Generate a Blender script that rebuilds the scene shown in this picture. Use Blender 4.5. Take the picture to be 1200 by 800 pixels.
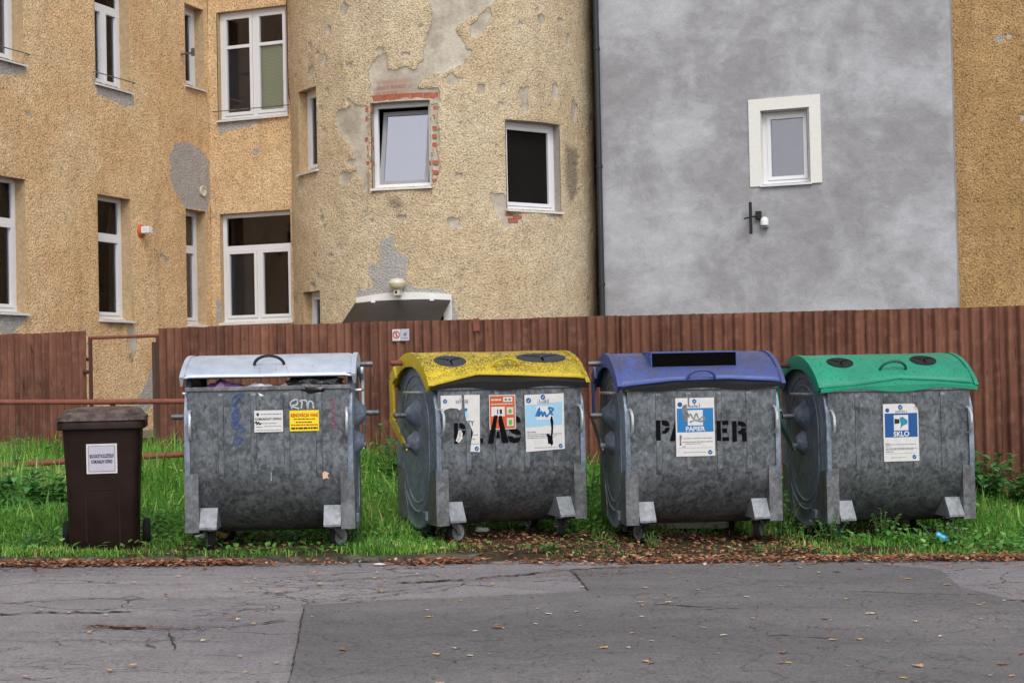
import bpy, math, random
import numpy as np
from mathutils import Vector, Matrix

# ------------------------------------------------------------------ reset
for o in list(bpy.data.objects): bpy.data.objects.remove(o)
scene = bpy.context.scene
COL = scene.collection
rng = np.random.default_rng(7)
random.seed(7)
R = math.radians

# ------------------------------------------------------------------ camera
cam_d = bpy.data.cameras.new('camera')
cam = bpy.data.objects.new('camera', cam_d); COL.objects.link(cam)
cam_d.sensor_width = 36.0; cam_d.sensor_fit = 'HORIZONTAL'
cam_d.lens = 36.0 * 1833.0 / 1200.0
cam_d.clip_start = .05; cam_d.clip_end = 2000
PITCH = math.atan(40 / 1833.0); ROLL = .021
cam.matrix_world = (Matrix.Translation((0, 0, 1.27)) @ Matrix.Rotation(R(90) + PITCH, 4, 'X')
                    @ Matrix.Rotation(-ROLL, 4, 'Z'))
scene.camera = cam

# ------------------------------------------------------------------ overcast sky and soft sun
SUN_EL, SUN_AZ = R(46), R(169)          # azimuth measured clockwise from +Y
world = bpy.data.worlds.new('World'); scene.world = world; world.use_nodes = True
wt = world.node_tree; wt.nodes.clear()
sky = wt.nodes.new('ShaderNodeTexSky'); sky.sky_type = 'NISHITA'; sky.sun_disc = False
sky.sun_elevation = SUN_EL; sky.sun_rotation = SUN_AZ
sky.air_density = 1.6; sky.dust_density = 1.2; sky.ozone_density = 1.0
hsv = wt.nodes.new('ShaderNodeHueSaturation'); hsv.inputs['Saturation'].default_value = .16
bg = wt.nodes.new('ShaderNodeBackground'); bg.inputs['Strength'].default_value = .14
wo = wt.nodes.new('ShaderNodeOutputWorld')
wt.links.new(sky.outputs[0], hsv.inputs['Color']); wt.links.new(hsv.outputs[0], bg.inputs['Color'])
wt.links.new(bg.outputs[0], wo.inputs['Surface'])
sun_d = bpy.data.lights.new('sun', 'SUN'); sun_d.energy = 1.15; sun_d.angle = R(30); sun_d.color = (1, .965, .92)
sun = bpy.data.objects.new('sun', sun_d); COL.objects.link(sun)
sd = Vector((math.sin(SUN_AZ) * math.cos(SUN_EL), math.cos(SUN_AZ) * math.cos(SUN_EL), math.sin(SUN_EL)))
sun.rotation_euler = sd.to_track_quat('Z', 'Y').to_euler()
sun.location = (3, -9, 20)
scene.view_settings.view_transform = 'Standard'; scene.view_settings.look = 'None'
scene.view_settings.exposure = 0.44; scene.view_settings.gamma = 1.0
scene.view_settings.use_curve_mapping = False
scene.cycles.max_bounces = 6; scene.cycles.diffuse_bounces = 3; scene.cycles.glossy_bounces = 3; scene.cycles.transparent_max_bounces = 8

# ------------------------------------------------------------------ helpers: colour and nodes
def lin(r, g, b):
    f = lambda c: (c / 255 / 12.92) if c / 255 <= .04045 else ((c / 255 + .055) / 1.055) ** 2.4
    return (f(r), f(g), f(b), 1)

class NT:
    """short wrapper around a material's node tree"""
    def __init__(s, name):
        s.m = bpy.data.materials.new(name); s.m.use_nodes = True
        s.t = s.m.node_tree; s.t.nodes.clear()
        s.out = s.t.nodes.new('ShaderNodeOutputMaterial')
        s.b = s.t.nodes.new('ShaderNodeBsdfPrincipled')
        s.t.links.new(s.b.outputs[0], s.out.inputs['Surface'])
        s.tc = s.t.nodes.new('ShaderNodeTexCoord')
    def n(s, kind, **kw):
        nd = s.t.nodes.new('ShaderNode' + kind)
        for k, v in kw.items():
            if hasattr(nd, k): setattr(nd, k, v)
        return nd
    def put(s, sock, v):
        if isinstance(v, bpy.types.NodeSocket): s.t.links.new(v, sock)
        elif isinstance(v, (tuple, list)) and len(v) == 3 and sock.type == 'RGBA': sock.default_value = (*v, 1)
        else: sock.default_value = v
    def coord(s, scale=(1, 1, 1), offset=None, src='Object'):
        mp = s.n('Mapping'); s.put(mp.inputs['Vector'], s.tc.outputs[src]); mp.inputs['Scale'].default_value = scale
        if offset is not None:
            s.put(mp.inputs['Location'], offset)
        return mp.outputs[0]
    def noise(s, scale, detail=4, rough=.6, vec=None, dist=0):
        nd = s.n('TexNoise'); nd.inputs['Scale'].default_value = scale; nd.inputs['Detail'].default_value = detail
        nd.inputs['Roughness'].default_value = rough; nd.inputs['Distortion'].default_value = dist
        s.put(nd.inputs['Vector'], vec if vec is not None else s.tc.outputs['Object'])
        return nd.outputs['Fac']
    def voro(s, scale, feature='F1', out='Distance', vec=None, rand=1):
        nd = s.n('TexVoronoi'); nd.feature = feature; nd.inputs['Scale'].default_value = scale
        nd.inputs['Randomness'].default_value = rand
        s.put(nd.inputs['Vector'], vec if vec is not None else s.tc.outputs['Object'])
        return nd.outputs[out]
    def ramp(s, v, *stops):
        nd = s.n('ValToRGB'); s.put(nd.inputs[0], v); e = nd.color_ramp.elements
        while len(e) < len(stops): e.new(.5)
        for i, (p, c) in enumerate(stops):
            e[i].position = p
            e[i].color = (c, c, c, 1) if isinstance(c, (int, float)) else (tuple(c) + (1,) if len(c) == 3 else c)
        return nd.outputs[0]
    def step(s, v, a, b, lo=0., hi=1.):
        nd = s.n('MapRange'); nd.interpolation_type = 'SMOOTHSTEP'
        s.put(nd.inputs['Value'], v); nd.inputs['From Min'].default_value = a; nd.inputs['From Max'].default_value = b
        nd.inputs['To Min'].default_value = lo; nd.inputs['To Max'].default_value = hi
        return nd.outputs['Result']
    def math(s, op, a, b=0.):
        nd = s.n('Math'); nd.operation = op; s.put(nd.inputs[0], a); s.put(nd.inputs[1], b); return nd.outputs[0]
    def mix(s, f, a, b, mode='MIX'):
        nd = s.n('Mix'); nd.data_type = 'RGBA'; nd.blend_type = mode
        s.put(nd.inputs[0], f); s.put(nd.inputs[6], a); s.put(nd.inputs[7], b); return nd.outputs[2]
    def attr(s, name, out='Fac'):
        nd = s.n('Attribute'); nd.attribute_name = name; return nd.outputs[out]
    def rand(s):
        return s.n('ObjectInfo').outputs['Random']
    def bump(s, h, strength=.5, dist=.01):
        nd = s.n('Bump'); nd.inputs['Strength'].default_value = strength; nd.inputs['Distance'].default_value = dist
        s.put(nd.inputs['Height'], h); s.t.links.new(nd.outputs[0], s.b.inputs['Normal'])
    def set(s, **kw):
        for k, v in kw.items():
            s.put(s.b.inputs[dict(color='Base Color', rough='Roughness', metal='Metallic', spec='Specular IOR Level', trans='Transmission Weight', sss='Subsurface Weight')[k]], v)
        return s.m

def plain(name, col, rough=.5, metal=0., var=.12, scale=12., bump=0., spec=.5):
    k = NT(name)
    f = k.noise(scale, 5, .65)
    c = k.mix(1., col[:3], k.ramp(f, (.25, 1 - var), (.75, 1 + var)), 'MULTIPLY')
    k.set(color=c, rough=k.step(f, .2, .8, max(0, rough - .08), min(1, rough + .08)), metal=metal, spec=spec)
    if bump: k.bump(k.noise(scale * 6, 4), bump, .004)
    return k.m

# ------------------------------------------------------------------ helpers: meshes and objects
class MB:
    def __init__(s): s.v = []; s.f = []
    def add(s, vs, fs):
        o = len(s.v); s.v += [tuple(p) for p in vs]; s.f += [tuple(i + o for i in f) for f in fs]; return s
    def box(s, x0, x1, y0, y1, z0, z1):
        return s.add([(x0, y0, z0), (x1, y0, z0), (x1, y1, z0), (x0, y1, z0), (x0, y0, z1), (x1, y0, z1), (x1, y1, z1), (x0, y1, z1)],
                     [(0, 3, 2, 1), (4, 5, 6, 7), (0, 1, 5, 4), (1, 2, 6, 5), (2, 3, 7, 6), (3, 0, 4, 7)])
    def bbox(s, x0, x1, y0, y1, z0, z1, b=.004):
        """box with chamfered vertical and horizontal edges"""
        b = min(b, (x1 - x0) * .4, (y1 - y0) * .4, (z1 - z0) * .4)
        def ring(z, i): return [(x0 + i, y0 + b + 0, z), (x0 + b + 0, y0 + i, z), (x1 - b, y0 + i, z), (x1 - i, y0 + b, z), (x1 - i, y1 - b, z), (x1 - b, y1 - i, z), (x0 + b, y1 - i, z), (x0 + i, y1 - b, z)]
        rs = [ring(z0, b * .8), ring(z0 + b, 0), ring(z1 - b, 0), ring(z1, b * .8)]
        vs = [p for r_ in rs for p in r_]; fs = []
        for k in range(3):
            for i in range(8):
                j = (i + 1) % 8; fs.append((k * 8 + i, k * 8 + j, (k + 1) * 8 + j, (k + 1) * 8 + i))
        fs.append(tuple(range(7, -1, -1))); fs.append(tuple(range(24, 32)))
        return s.add(vs, fs)
    def cyl(s, a, b, r0, r1=None, n=14, cap=True):
        r1 = r0 if r1 is None else r1
        a = Vector(a); b = Vector(b); d = (b - a).normalized()
        t = d.orthogonal().normalized(); w = d.cross(t)
        vs = []
        for c, r_ in ((a, r0), (b, r1)):
            for i in range(n):
                q = 2 * math.pi * i / n; vs.append(c + t * (r_ * math.cos(q)) + w * (r_ * math.sin(q)))
        fs = [(i, (i + 1) % n, n + (i + 1) % n, n + i) for i in range(n)]
        if cap: fs += [tuple(range(n - 1, -1, -1)), tuple(range(n, 2 * n))]
        return s.add(vs, fs)
    def tube(s, pts, r, n=8):
        pts = [Vector(p) for p in pts]; rad = r if isinstance(r, (list, tuple)) else [r] * len(pts)
        vs = []; prev = None
        for i, p in enumerate(pts):
            d = (pts[min(i + 1, len(pts) - 1)] - pts[max(i - 1, 0)]).normalized()
            t = d.orthogonal().normalized() if prev is None else (prev - d * prev.dot(d)).normalized()
            prev = t; w = d.cross(t)
            for k in range(n):
                q = 2 * math.pi * k / n; vs.append(p + t * (rad[i] * math.cos(q)) + w * (rad[i] * math.sin(q)))
        fs = []
        for i in range(len(pts) - 1):
            for k in range(n):
                j = (k + 1) % n; fs.append((i * n + k, i * n + j, (i + 1) * n + j, (i + 1) * n + k))
        fs += [tuple(range(n - 1, -1, -1)), tuple(range((len(pts) - 1) * n, len(pts) * n))]
        return s.add(vs, fs)
    def prism(s, poly, axis, a, b):
        """poly of 2-D points extruded along an axis from a to b"""
        n = len(poly)
        def P(q, w): return (w, q[0], q[1]) if axis == 'x' else ((q[0], w, q[1]) if axis == 'y' else (q[0], q[1], w))
        vs = [P(q, a) for q in poly] + [P(q, b) for q in poly]
        fs = [(i, (i + 1) % n, n + (i + 1) % n, n + i) for i in range(n)] + [tuple(range(n - 1, -1, -1)), tuple(range(n, 2 * n))]
        return s.add(vs, fs)
    def lathe(s, prof, c=(0, 0, 0), axis='z', n=20):
        """prof: list of (radius, distance along axis)"""
        vs = []
        for r_, h in prof:
            for i in range(n):
                q = 2 * math.pi * i / n; a, b = r_ * math.cos(q), r_ * math.sin(q)
                p = (a, b, h) if axis == 'z' else ((h, a, b) if axis == 'x' else (a, h, b))
                vs.append((p[0] + c[0], p[1] + c[1], p[2] + c[2]))
        m = len(prof); fs = []
        for k in range(m - 1):
            for i in range(n):
                j = (i + 1) % n; fs.append((k * n + i, k * n + j, (k + 1) * n + j, (k + 1) * n + i))
        fs += [tuple(range(n - 1, -1, -1)), tuple(range((m - 1) * n, m * n))]
        return s.add(vs, fs)
    def rot(s, M):
        s.v = [tuple(M @ Vector(p)) for p in s.v]; return s
    def build(s, name, mat, parent=None, smooth=False, loc=None):
        me = bpy.data.meshes.new(name); me.from_pydata(s.v, [], s.f); me.update()
        return link_mesh(name, me, mat, parent, smooth, loc)

def fix_normals(me):
    import bmesh
    b = bmesh.new(); b.from_mesh(me); bmesh.ops.recalc_face_normals(b, faces=b.faces); b.to_mesh(me); b.free()

def link_mesh(name, me, mat, parent=None, smooth=False, loc=None, fix=True):
    if fix: fix_normals(me)
    o = bpy.data.objects.new(name, me); COL.objects.link(o)
    if mat is not None: me.materials.append(mat)
    if smooth:
        me.shade_smooth()
        if smooth is not True: me.set_sharp_from_angle(angle=R(smooth))
    if parent is not None: o.parent = parent
    if loc is not None: o.location = loc
    return o

def np_mesh(name, V, F, mat, parent=None, attrs=None, smooth=False):
    """V (n,3), F (m,k) arrays"""
    me = bpy.data.meshes.new(name); n, (m, k) = len(V), F.shape
    me.vertices.add(n); me.vertices.foreach_set('co', np.ascontiguousarray(V, dtype=np.float32).ravel())
    me.loops.add(m * k); me.loops.foreach_set('vertex_index', np.ascontiguousarray(F, dtype=np.int32).ravel())
    me.polygons.add(m); me.polygons.foreach_set('loop_start', np.arange(0, m * k, k, dtype=np.int32))
    me.update(calc_edges=True); me.validate()
    for a, val in (attrs or {}).items():
        at = me.attributes.new(a, 'FLOAT', 'POINT'); at.data.foreach_set('value', np.asarray(val, dtype=np.float32))
    return link_mesh(name, me, mat, parent, smooth, fix=False)

def thing(name, label, cat, loc=(0, 0, 0), rz=0, group=None):
    o = bpy.data.objects.new(name, None); COL.objects.link(o); o.location = loc; o.rotation_euler = (0, 0, rz)
    o.empty_display_size = .1
    return tag(o, label, cat, group)
def tag(o, label, cat, group=None):
    o['label'] = label; o['category'] = cat
    if group: o['group'] = group
    return o
def struct(o, label=None):
    o['kind'] = 'structure'
    if label: o['label'] = label
    return o

def hash2(ix, iy, seed):
    h = (ix.astype(np.int64) * 374761393 + iy.astype(np.int64) * 668265263 + seed * 982451653) & 0x7fffffff
    h = ((h ^ (h >> 13)) * 1274126177) & 0x7fffffff
    return ((h ^ (h >> 16)) & 0xffff) / 65535.
def vnoise(x, y, seed=0):
    x = np.asarray(x, float); y = np.asarray(y, float)
    ix, iy = np.floor(x), np.floor(y); fx, fy = x - ix, y - iy
    fx = fx * fx * (3 - 2 * fx); fy = fy * fy * (3 - 2 * fy)
    a, b = hash2(ix, iy, seed), hash2(ix + 1, iy, seed); c, d = hash2(ix, iy + 1, seed), hash2(ix + 1, iy + 1, seed)
    return (a + (b - a) * fx) * (1 - fy) + (c + (d - c) * fx) * fy - .5
def fbm(x, y, seed=0, oct=3):
    return sum(vnoise(np.asarray(x) * 2 ** i, np.asarray(y) * 2 ** i, seed + i) / 2 ** i for i in range(oct))
def sstep(v, a, b):
    t = np.clip((np.asarray(v, float) - a) / (b - a), 0, 1); return t * t * (3 - 2 * t)

# ------------------------------------------------------------------ terrain height
def tilt(x): return -.015 * np.clip(x, -8, 8)
def ground_z(x, y):
    x = np.asarray(x, float); y = np.asarray(y, float)
    lift = .045 * (1 - sstep(x, -.3, 1.6)) * sstep(y, 10.74, 10.84)
    rise = .065 * np.clip(y - 12.3, 0, 5.2) + .0 * x
    return tilt(x) + lift + rise - .03 * (1 - sstep(y, 10.6, 10.8))
def gz(x, y): return float(ground_z(x, y))

# ------------------------------------------------------------------ materials
def m_stucco(name, c0, c1, speck=.35):
    k = NT(name)
    big = k.noise(.9, 4, .6); mid = k.noise(7., 5, .65); fine = k.noise(38., 3, .7); grit = k.voro(36., 'F1')
    streak = k.noise(1., 4, .6, k.coord((3.2, 3.2, .35)))
    col = k.mix(k.step(big, .3, .7), c0[:3], c1[:3])
    col = k.mix(1., col, k.ramp(mid, (.3, .84), (.7, 1.12)), 'MULTIPLY')
    col = k.mix(1., col, k.ramp(fine, (.34, 1 - speck * 1.25), (.47, 1.), (.66, 1 + speck * .6)), 'MULTIPLY')  # aggregate speckle; its dark dots also paint in shading of the rough grain
    col = k.mix(k.step(streak, .52, .75, 0, .35), col, k.mix(1., col, (.55, .52, .5), 'MULTIPLY'))
    edge = k.math('MULTIPLY', k.math('SUBTRACT', k.noise(14., 5, .75), .5), .10)
    cem = k.step(k.math('ADD', k.attr('cement'), edge), -.006, .012)
    gcol = k.mix(k.noise(9., 5), lin(156, 151, 149)[:3], lin(198, 193, 190)[:3])
    gcol = k.mix(1., gcol, k.ramp(fine, (.3, .72), (.7, 1.15)), 'MULTIPLY')
    col = k.mix(cem, col, gcol)
    pe = k.step(k.math('ADD', k.attr('peel'), k.math('MULTIPLY', edge, .5)), -.003, .007)
    pcol = k.mix(k.step(k.noise(2.6, 4), .35, .65), lin(168, 158, 144)[:3], lin(196, 186, 172)[:3])
    pcol = k.mix(1., pcol, k.ramp(k.noise(26., 5), (.3, .86), (.7, 1.1)), 'MULTIPLY')
    bk = k.n('TexBrick'); k.put(bk.inputs['Vector'], k.coord((1, 1, 1), None, 'UV'))
    bk.inputs['Scale'].default_value = 1.; bk.inputs['Brick Width'].default_value = .27; bk.inputs['Row Height'].default_value = .085
    bk.inputs['Mortar Size'].default_value = .014; bk.inputs['Color1'].default_value = lin(176, 134, 120); bk.inputs['Color2'].default_value = lin(160, 128, 112)
    bk.inputs['Mortar'].default_value = lin(160, 152, 142)
    bm_ = k.math('MULTIPLY', k.step(k.attr('brick'), -.05, .1), k.step(k.noise(5., 4), .3, .5))
    pcol = k.mix(bm_, pcol, bk.outputs['Color'])
    col = k.mix(pe, col, pcol)
    stn = k.math('MULTIPLY', k.step(k.math('ADD', k.attr('stain'), k.math('MULTIPLY', edge, 2.)), -.05, .1), .62)
    col = k.mix(stn, col, lin(78, 74, 66)[:3])
    rough_h = k.math('ADD', k.math('MULTIPLY', k.noise(40., 3, .7), 1.), k.math('MULTIPLY', grit, .5))
    keep = k.math('SUBTRACT', 1., k.math('MULTIPLY', pe, .8))
    k.set(color=col, rough=.93, spec=.2)
    k.bump(k.math('MULTIPLY', rough_h, keep), 1., .022)
    return k.m
M = {}
M['stucco_a'] = m_stucco('warm_stucco', lin(216, 178, 134), lin(226, 196, 156), .46)
M['stucco_t'] = m_stucco('tower_stucco', lin(198, 176, 144), lin(212, 194, 166), .42)
M['stucco_r'] = m_stucco('ochre_stucco', lin(172, 138, 94), lin(188, 154, 110), .5)

k = NT('grey_render')
big = k.noise(.8, 5, .62, None, .4); mid = k.noise(3.2, 6, .7, k.coord((1, 1, 1.5)), .5)
c = k.mix(k.step(big, .36, .64), lin(154, 153, 157)[:3], lin(182, 183, 189)[:3])
c = k.mix(1., c, k.ramp(mid, (.3, .80), (.7, 1.1)), 'MULTIPLY')
c = k.mix(k.step(k.attr('band'), .1, .9, 0, .55), c, lin(132, 130, 132)[:3])
c = k.mix(1., c, k.ramp(k.noise(60., 4), (.3, .9), (.7, 1.07)), 'MULTIPLY')
k.set(color=c, rough=.9, spec=.25); k.bump(k.math('ADD', k.noise(9., 6, .6, None, 1.), k.math('MULTIPLY', k.noise(70., 4), .35)), .5, .012)
M['grey_render'] = k.m

M['white_plaster'] = plain('white_plaster', lin(226, 224, 220), .9, 0, .05, 30, .4, .2)
M['upvc'] = plain('white_plastic', lin(222, 222, 226), .35, 0, .04, 4)
M['upvc_grey'] = plain('grey_plastic', lin(150, 148, 152), .4, 0, .06, 4)
M['sill'] = plain('painted_sill', lin(214, 214, 214), .45, 0, .08, 6)
M['reveal'] = plain('reveal_plaster', lin(184, 158, 124), .95, 0, .3, 22, .9, .2)
M['reveal_grey'] = plain('reveal_cement', lin(168, 160, 150), .95, 0, .2, 22, .6, .2)
M['room'] = plain('dark_room', (.012, .012, .013), .9, 0, .2, 2, 0, .0)
M['curtain'] = plain('grey_curtain', lin(112, 110, 114), .9, 0, .2, 6)
M['curtain_dark'] = plain('dark_curtain', lin(58, 60, 64), .9, 0, .25, 6)
k = NT('slat_blind'); w = k.n('TexWave'); w.wave_type = 'BANDS'; w.bands_direction = 'Z'; w.inputs['Scale'].default_value = 14.
k.put(w.inputs['Vector'], k.tc.outputs['Object'])
k.set(color=k.mix(w.outputs['Fac'], lin(176, 184, 146)[:3], lin(216, 222, 186)[:3]), rough=.8); M['blind'] = k.m
M['blind_brown'] = plain('brown_blind', lin(150, 112, 76), .8, 0, .15, 5)

def m_glass(name, refl, tint=(.8, .82, .84), rough=.02):
    m = bpy.data.materials.new(name); m.use_nodes = True; t = m.node_tree; t.nodes.clear()
    o = t.nodes.new('ShaderNodeOutputMaterial'); mx = t.nodes.new('ShaderNodeMixShader')
    tr = t.nodes.new('ShaderNodeBsdfTransparent'); tr.inputs[0].default_value = (*tint, 1)
    gl = t.nodes.new('ShaderNodeBsdfGlossy'); gl.inputs['Roughness'].default_value = rough; gl.inputs['Color'].default_value = (.92, .9, 1, 1)
    nz = t.nodes.new('ShaderNodeTexNoise'); nz.inputs['Scale'].default_value = 1.6; bp = t.nodes.new('ShaderNodeBump')
    bp.inputs['Strength'].default_value = .12; bp.inputs['Distance'].default_value = .02
    t.links.new(nz.outputs['Fac'], bp.inputs['Height']); t.links.new(bp.outputs[0], gl.inputs['Normal'])
    lw = t.nodes.new('ShaderNodeFresnel'); lw.inputs['IOR'].default_value = 1.45
    ad = t.nodes.new('ShaderNodeMath'); ad.operation = 'ADD'; ad.use_clamp = True; ad.inputs[1].default_value = refl
    t.links.new(lw.outputs[0], ad.inputs[0]); t.links.new(ad.outputs[0], mx.inputs[0])
    t.links.new(tr.outputs[0], mx.inputs[1]); t.links.new(gl.outputs[0], mx.inputs[2]); t.links.new(mx.outputs[0], o.inputs['Surface'])
    return m
M['glass'] = m_glass('window_glass', .0, (.92, .93, .94))
M['glass_mid'] = m_glass('reflective_glass', .12)
M['glass_sky'] = m_glass('mirror_coated_glass', .27)
M['glass_black'] = plain('insect_screen', (.012, .011, .010), .9, 0, .2, 3, 0, .05)

# rust on corrugated sheet
k = NT('rusted_sheet')
off = k.n('CombineXYZ'); k.put(off.inputs[0], k.math('MULTIPLY', k.rand(), 40.)); k.put(off.inputs[2], k.math('MULTIPLY', k.rand(), 17.))
v1 = k.coord((5, 5, .5), off.outputs[0]); v2 = k.coord((1, 1, 1), off.outputs[0])
n1 = k.noise(1.4, 5, .65, v1); n2 = k.noise(9., 5, .7, v2); n3 = k.noise(1.1, 3, .5, v2)
c = k.mix(k.step(n1, .3, .7), lin(84, 51, 40)[:3], lin(128, 85, 68)[:3])
c = k.mix(k.step(n2, .45, .75, 0, .6), c, lin(146, 102, 84)[:3])
c = k.mix(1., c, k.ramp(n3, (.3, .8), (.7, 1.15)), 'MULTIPLY')
dk = k.step(k.noise(1.9, 6, .7, k.coord((9, 9, 1.1), off.outputs[0])), .62, .68, 0, .9)
c = k.mix(dk, c, lin(34, 18, 13)[:3])
c = k.mix(1., c, k.ramp(k.rand(), (0., .82), (1., 1.15)), 'MULTIPLY')
k.set(color=c, rough=.78, spec=.3); k.bump(n2, .35, .004); M['rust_sheet'] = k.m
M['rust_pipe'] = plain('rusty_pipe', lin(126, 72, 58), .75, .1, .35, 20, .5)
M['rust_dark'] = plain('dark_rusty_iron', lin(74, 44, 34), .8, .1, .3, 18, .5)
M['old_wood'] = plain('weathered_brown_wood', lin(84, 62, 52), .9, 0, .3, 9, .6)

# galvanised steel
def m_galv(name, lo, hi, metal=.5, rough=.5, dirt=.5):
    k = NT(name)
    off = k.n('CombineXYZ'); k.put(off.inputs[0], k.math('MULTIPLY', k.rand(), 31.)); k.put(off.inputs[1], k.math('MULTIPLY', k.rand(), 11.))
    v = k.coord((1, 1, 1), off.outputs[0])
    sp = k.voro(52., 'F1', 'Color', k.coord((1, 1, .62), off.outputs[0])); sep = k.n('SeparateColor'); k.put(sep.inputs[0], sp)
    n1 = k.noise(5., 6, .7, v, 1.2); n2 = k.noise(17., 5, .72, v, 1.2)
    f = k.math('ADD', k.math('MULTIPLY', sep.outputs[0], .12), k.math('ADD', k.math('MULTIPLY', n1, .55), k.math('MULTIPLY', n2, .45)))
    c = k.mix(k.step(f, .38, .8), lo[:3], hi[:3])
    st = k.step(k.noise(2., 5, .65, k.coord((7, 7, .6), off.outputs[0])), .5, .72, 0, dirt)
    c = k.mix(st, c, lin(58, 56, 54)[:3])
    hl_streak = k.step(k.noise(3., 3, .5, k.coord((30, 30, 2.5), off.outputs[0])), .7, .76, 0, .4)  # subtle vertical highlight streaks painted into the steel colour
    c = k.mix(hl_streak, c, hi[:3])
    k.set(color=c, metal=metal, rough=k.step(n2, .2, .8, rough - .12, rough + .14), spec=.4)
    k.bump(k.math('ADD', n1, k.math('MULTIPLY', n2, .3)), .25, .006)
    return k.m
M['galv'] = m_galv('galvanised_steel', lin(64, 68, 72), lin(130, 135, 141), .5, .48, .28)
M['galv_sky_tint'] = m_galv('sky_tinted_end_steel', lin(98, 108, 124), lin(148, 158, 174), .45, .5, .25)  # bluish paler copy of the zinc; reflected sky is put into its colour
M['galv_light'] = m_galv('bright_zinc_steel', lin(112, 115, 120), lin(152, 156, 162), .45, .5, .3)
M['chrome'] = m_galv('worn_bright_steel', lin(176, 178, 182), lin(216, 218, 222), .6, .32, .1)
M['steel'] = m_galv('dull_steel', lin(86, 88, 92), lin(140, 142, 146), .6, .45, .4)

def m_lid(name, base, grime, amt, rough=.42, spot=(.5, .62), sc=75., metal=0., chips=None):
    k = NT(name)
    n1 = k.noise(3., 5, .6); n2 = k.noise(sc, 4, .75); n3 = k.noise(9., 5, .7)
    geo = k.n('NewGeometry'); sx = k.n('SeparateXYZ'); k.put(sx.inputs[0], geo.outputs['Normal'])
    up = k.step(sx.outputs['Z'], .35, .95, .35, 1.)           # dirt settles on the upward faces
    c = k.mix(1., base[:3], k.ramp(n1, (.3, .82), (.7, 1.12)), 'MULTIPLY')
    g = k.math('MULTIPLY', k.step(n2, spot[0], spot[1]), k.math('MULTIPLY', k.step(n3, .34, .56, .45, 1.), k.math('MULTIPLY', up, amt)))
    c = k.mix(g, c, grime[:3])
    sc_ = k.step(k.noise(2.2, 3, .5, k.coord((2, 30, 22))), .68, .73, 0, .55)
    c = k.mix(sc_, c, k.mix(.5, grime[:3], base[:3]))
    if chips is not None: c = k.mix(k.step(k.noise(4.3, 4, .7), .7, .73), c, chips[:3])
    k.set(color=c, rough=k.step(n3, .3, .7, rough - .08, rough + .15), metal=metal, spec=.45)
    k.bump(n1, .25, .01); return k.m
M['lid_yellow'] = m_lid('yellow_lid_plastic', lin(214, 186, 32), lin(66, 58, 38), .95, .42, (.42, .52), 80.)
M['lid_blue'] = m_lid('blue_lid_paint', lin(58, 84, 158), lin(74, 66, 72), .95, .4, (.40, .52), 70., chips=lin(190, 160, 130))
M['lid_green'] = m_lid('green_lid_plastic', lin(28, 138, 108), lin(16, 62, 50), .8, .42, (.52, .62), 60.)
M['green_dark'] = plain('dark_green_plastic', lin(18, 84, 66), .45, 0, .2, 8)
k = NT('silver_lid_steel'); n1 = k.noise(5., 5, .65); n2 = k.noise(20., 4)
c = k.mix(k.step(n1, .3, .7), lin(172, 181, 198)[:3], lin(200, 207, 220)[:3])
c = k.mix(k.step(k.noise(2., 3, .5, k.coord((24, 3, 3))), .66, .72, 0, .6), c, lin(120, 124, 134)[:3])
c = k.mix(k.step(n2, .66, .76, 0, .5), c, lin(120, 118, 122)[:3])
k.set(color=c, metal=.35, rough=.42); k.bump(n1, .2, .006); M['lid_silver'] = k.m
M['rubber'] = plain('black_rubber', (.010, .010, .011), .5, 0, .3, 10, .3, .22)
M['rubber_grey'] = plain('grey_rubber_flap', lin(54, 54, 62), .6, 0, .25, 14, .3, .25)
M['tyre'] = plain('tyre_rubber', (.016, .016, .016), .8, 0, .3, 16, .3, .15)
M['black_paint'] = plain('stencil_paint', (.006, .006, .007), .9, 0, .2, 18, 0, .05)
M['hole'] = plain('dark_hollow', (.004, .004, .004), .95, 0, .1, 5, 0, .0)
k = NT('brown_plastic'); n1 = k.noise(5., 5, .6)
k.set(color=k.mix(k.step(n1, .3, .7), lin(30, 17, 15)[:3], lin(40, 25, 22)[:3]), rough=k.step(k.noise(11., 5), .3, .7, .5, .66), spec=.2); k.bump(k.noise(120., 3), .2, .002); M['bin_brown'] = k.m
k = NT('brown_lid_plastic'); n1 = k.noise(9., 6, .7)
k.set(color=k.mix(k.step(n1, .35, .75), lin(46, 33, 31)[:3], lin(116, 98, 94)[:3]), rough=.55, spec=.4); k.bump(k.noise(90., 3), .25, .002); M['bin_lid'] = k.m

def m_print(name, c, var=.05): return plain(name, lin(*c), .55, 0, var, 20, 0, .35)
M['paper'] = m_print('poster_paper', (206, 204, 204), .09)
M['paper_warm'] = m_print('yellowed_poster_paper', (196, 190, 184), .1)
M['ink_blue'] = m_print('blue_print', (28, 112, 172)); M['ink_dblue'] = m_print('dark_blue_print', (20, 78, 140))
M['ink_navy'] = m_print('navy_print', (22, 62, 100)); M['ink_sky'] = m_print('pale_blue_print', (150, 190, 216))
M['ink_grey'] = m_print('grey_print', (120, 122, 128)); M['ink_black'] = m_print('black_print', (26, 26, 28))
M['ink_orange'] = m_print('orange_print', (190, 84, 42)); M['ink_red'] = m_print('red_print', (196, 32, 34))
M['ink_yellow'] = m_print('yellow_print', (232, 206, 24)); M['ink_green'] = m_print('green_print', (90, 160, 70))
M['ink_teal'] = m_print('teal_print', (36, 130, 158)); M['label_lilac'] = m_print('pale_label', (186, 182, 198))
M['spray_blue'] = m_print('blue_marker', (54, 78, 138), .2); M['spray_white'] = m_print('white_marker', (176, 180, 184), .2)
M['spray_red'] = m_print('red_marker', (140, 62, 78), .25); M['pink_tape'] = m_print('beige_tape', (206, 172, 150))
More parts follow.
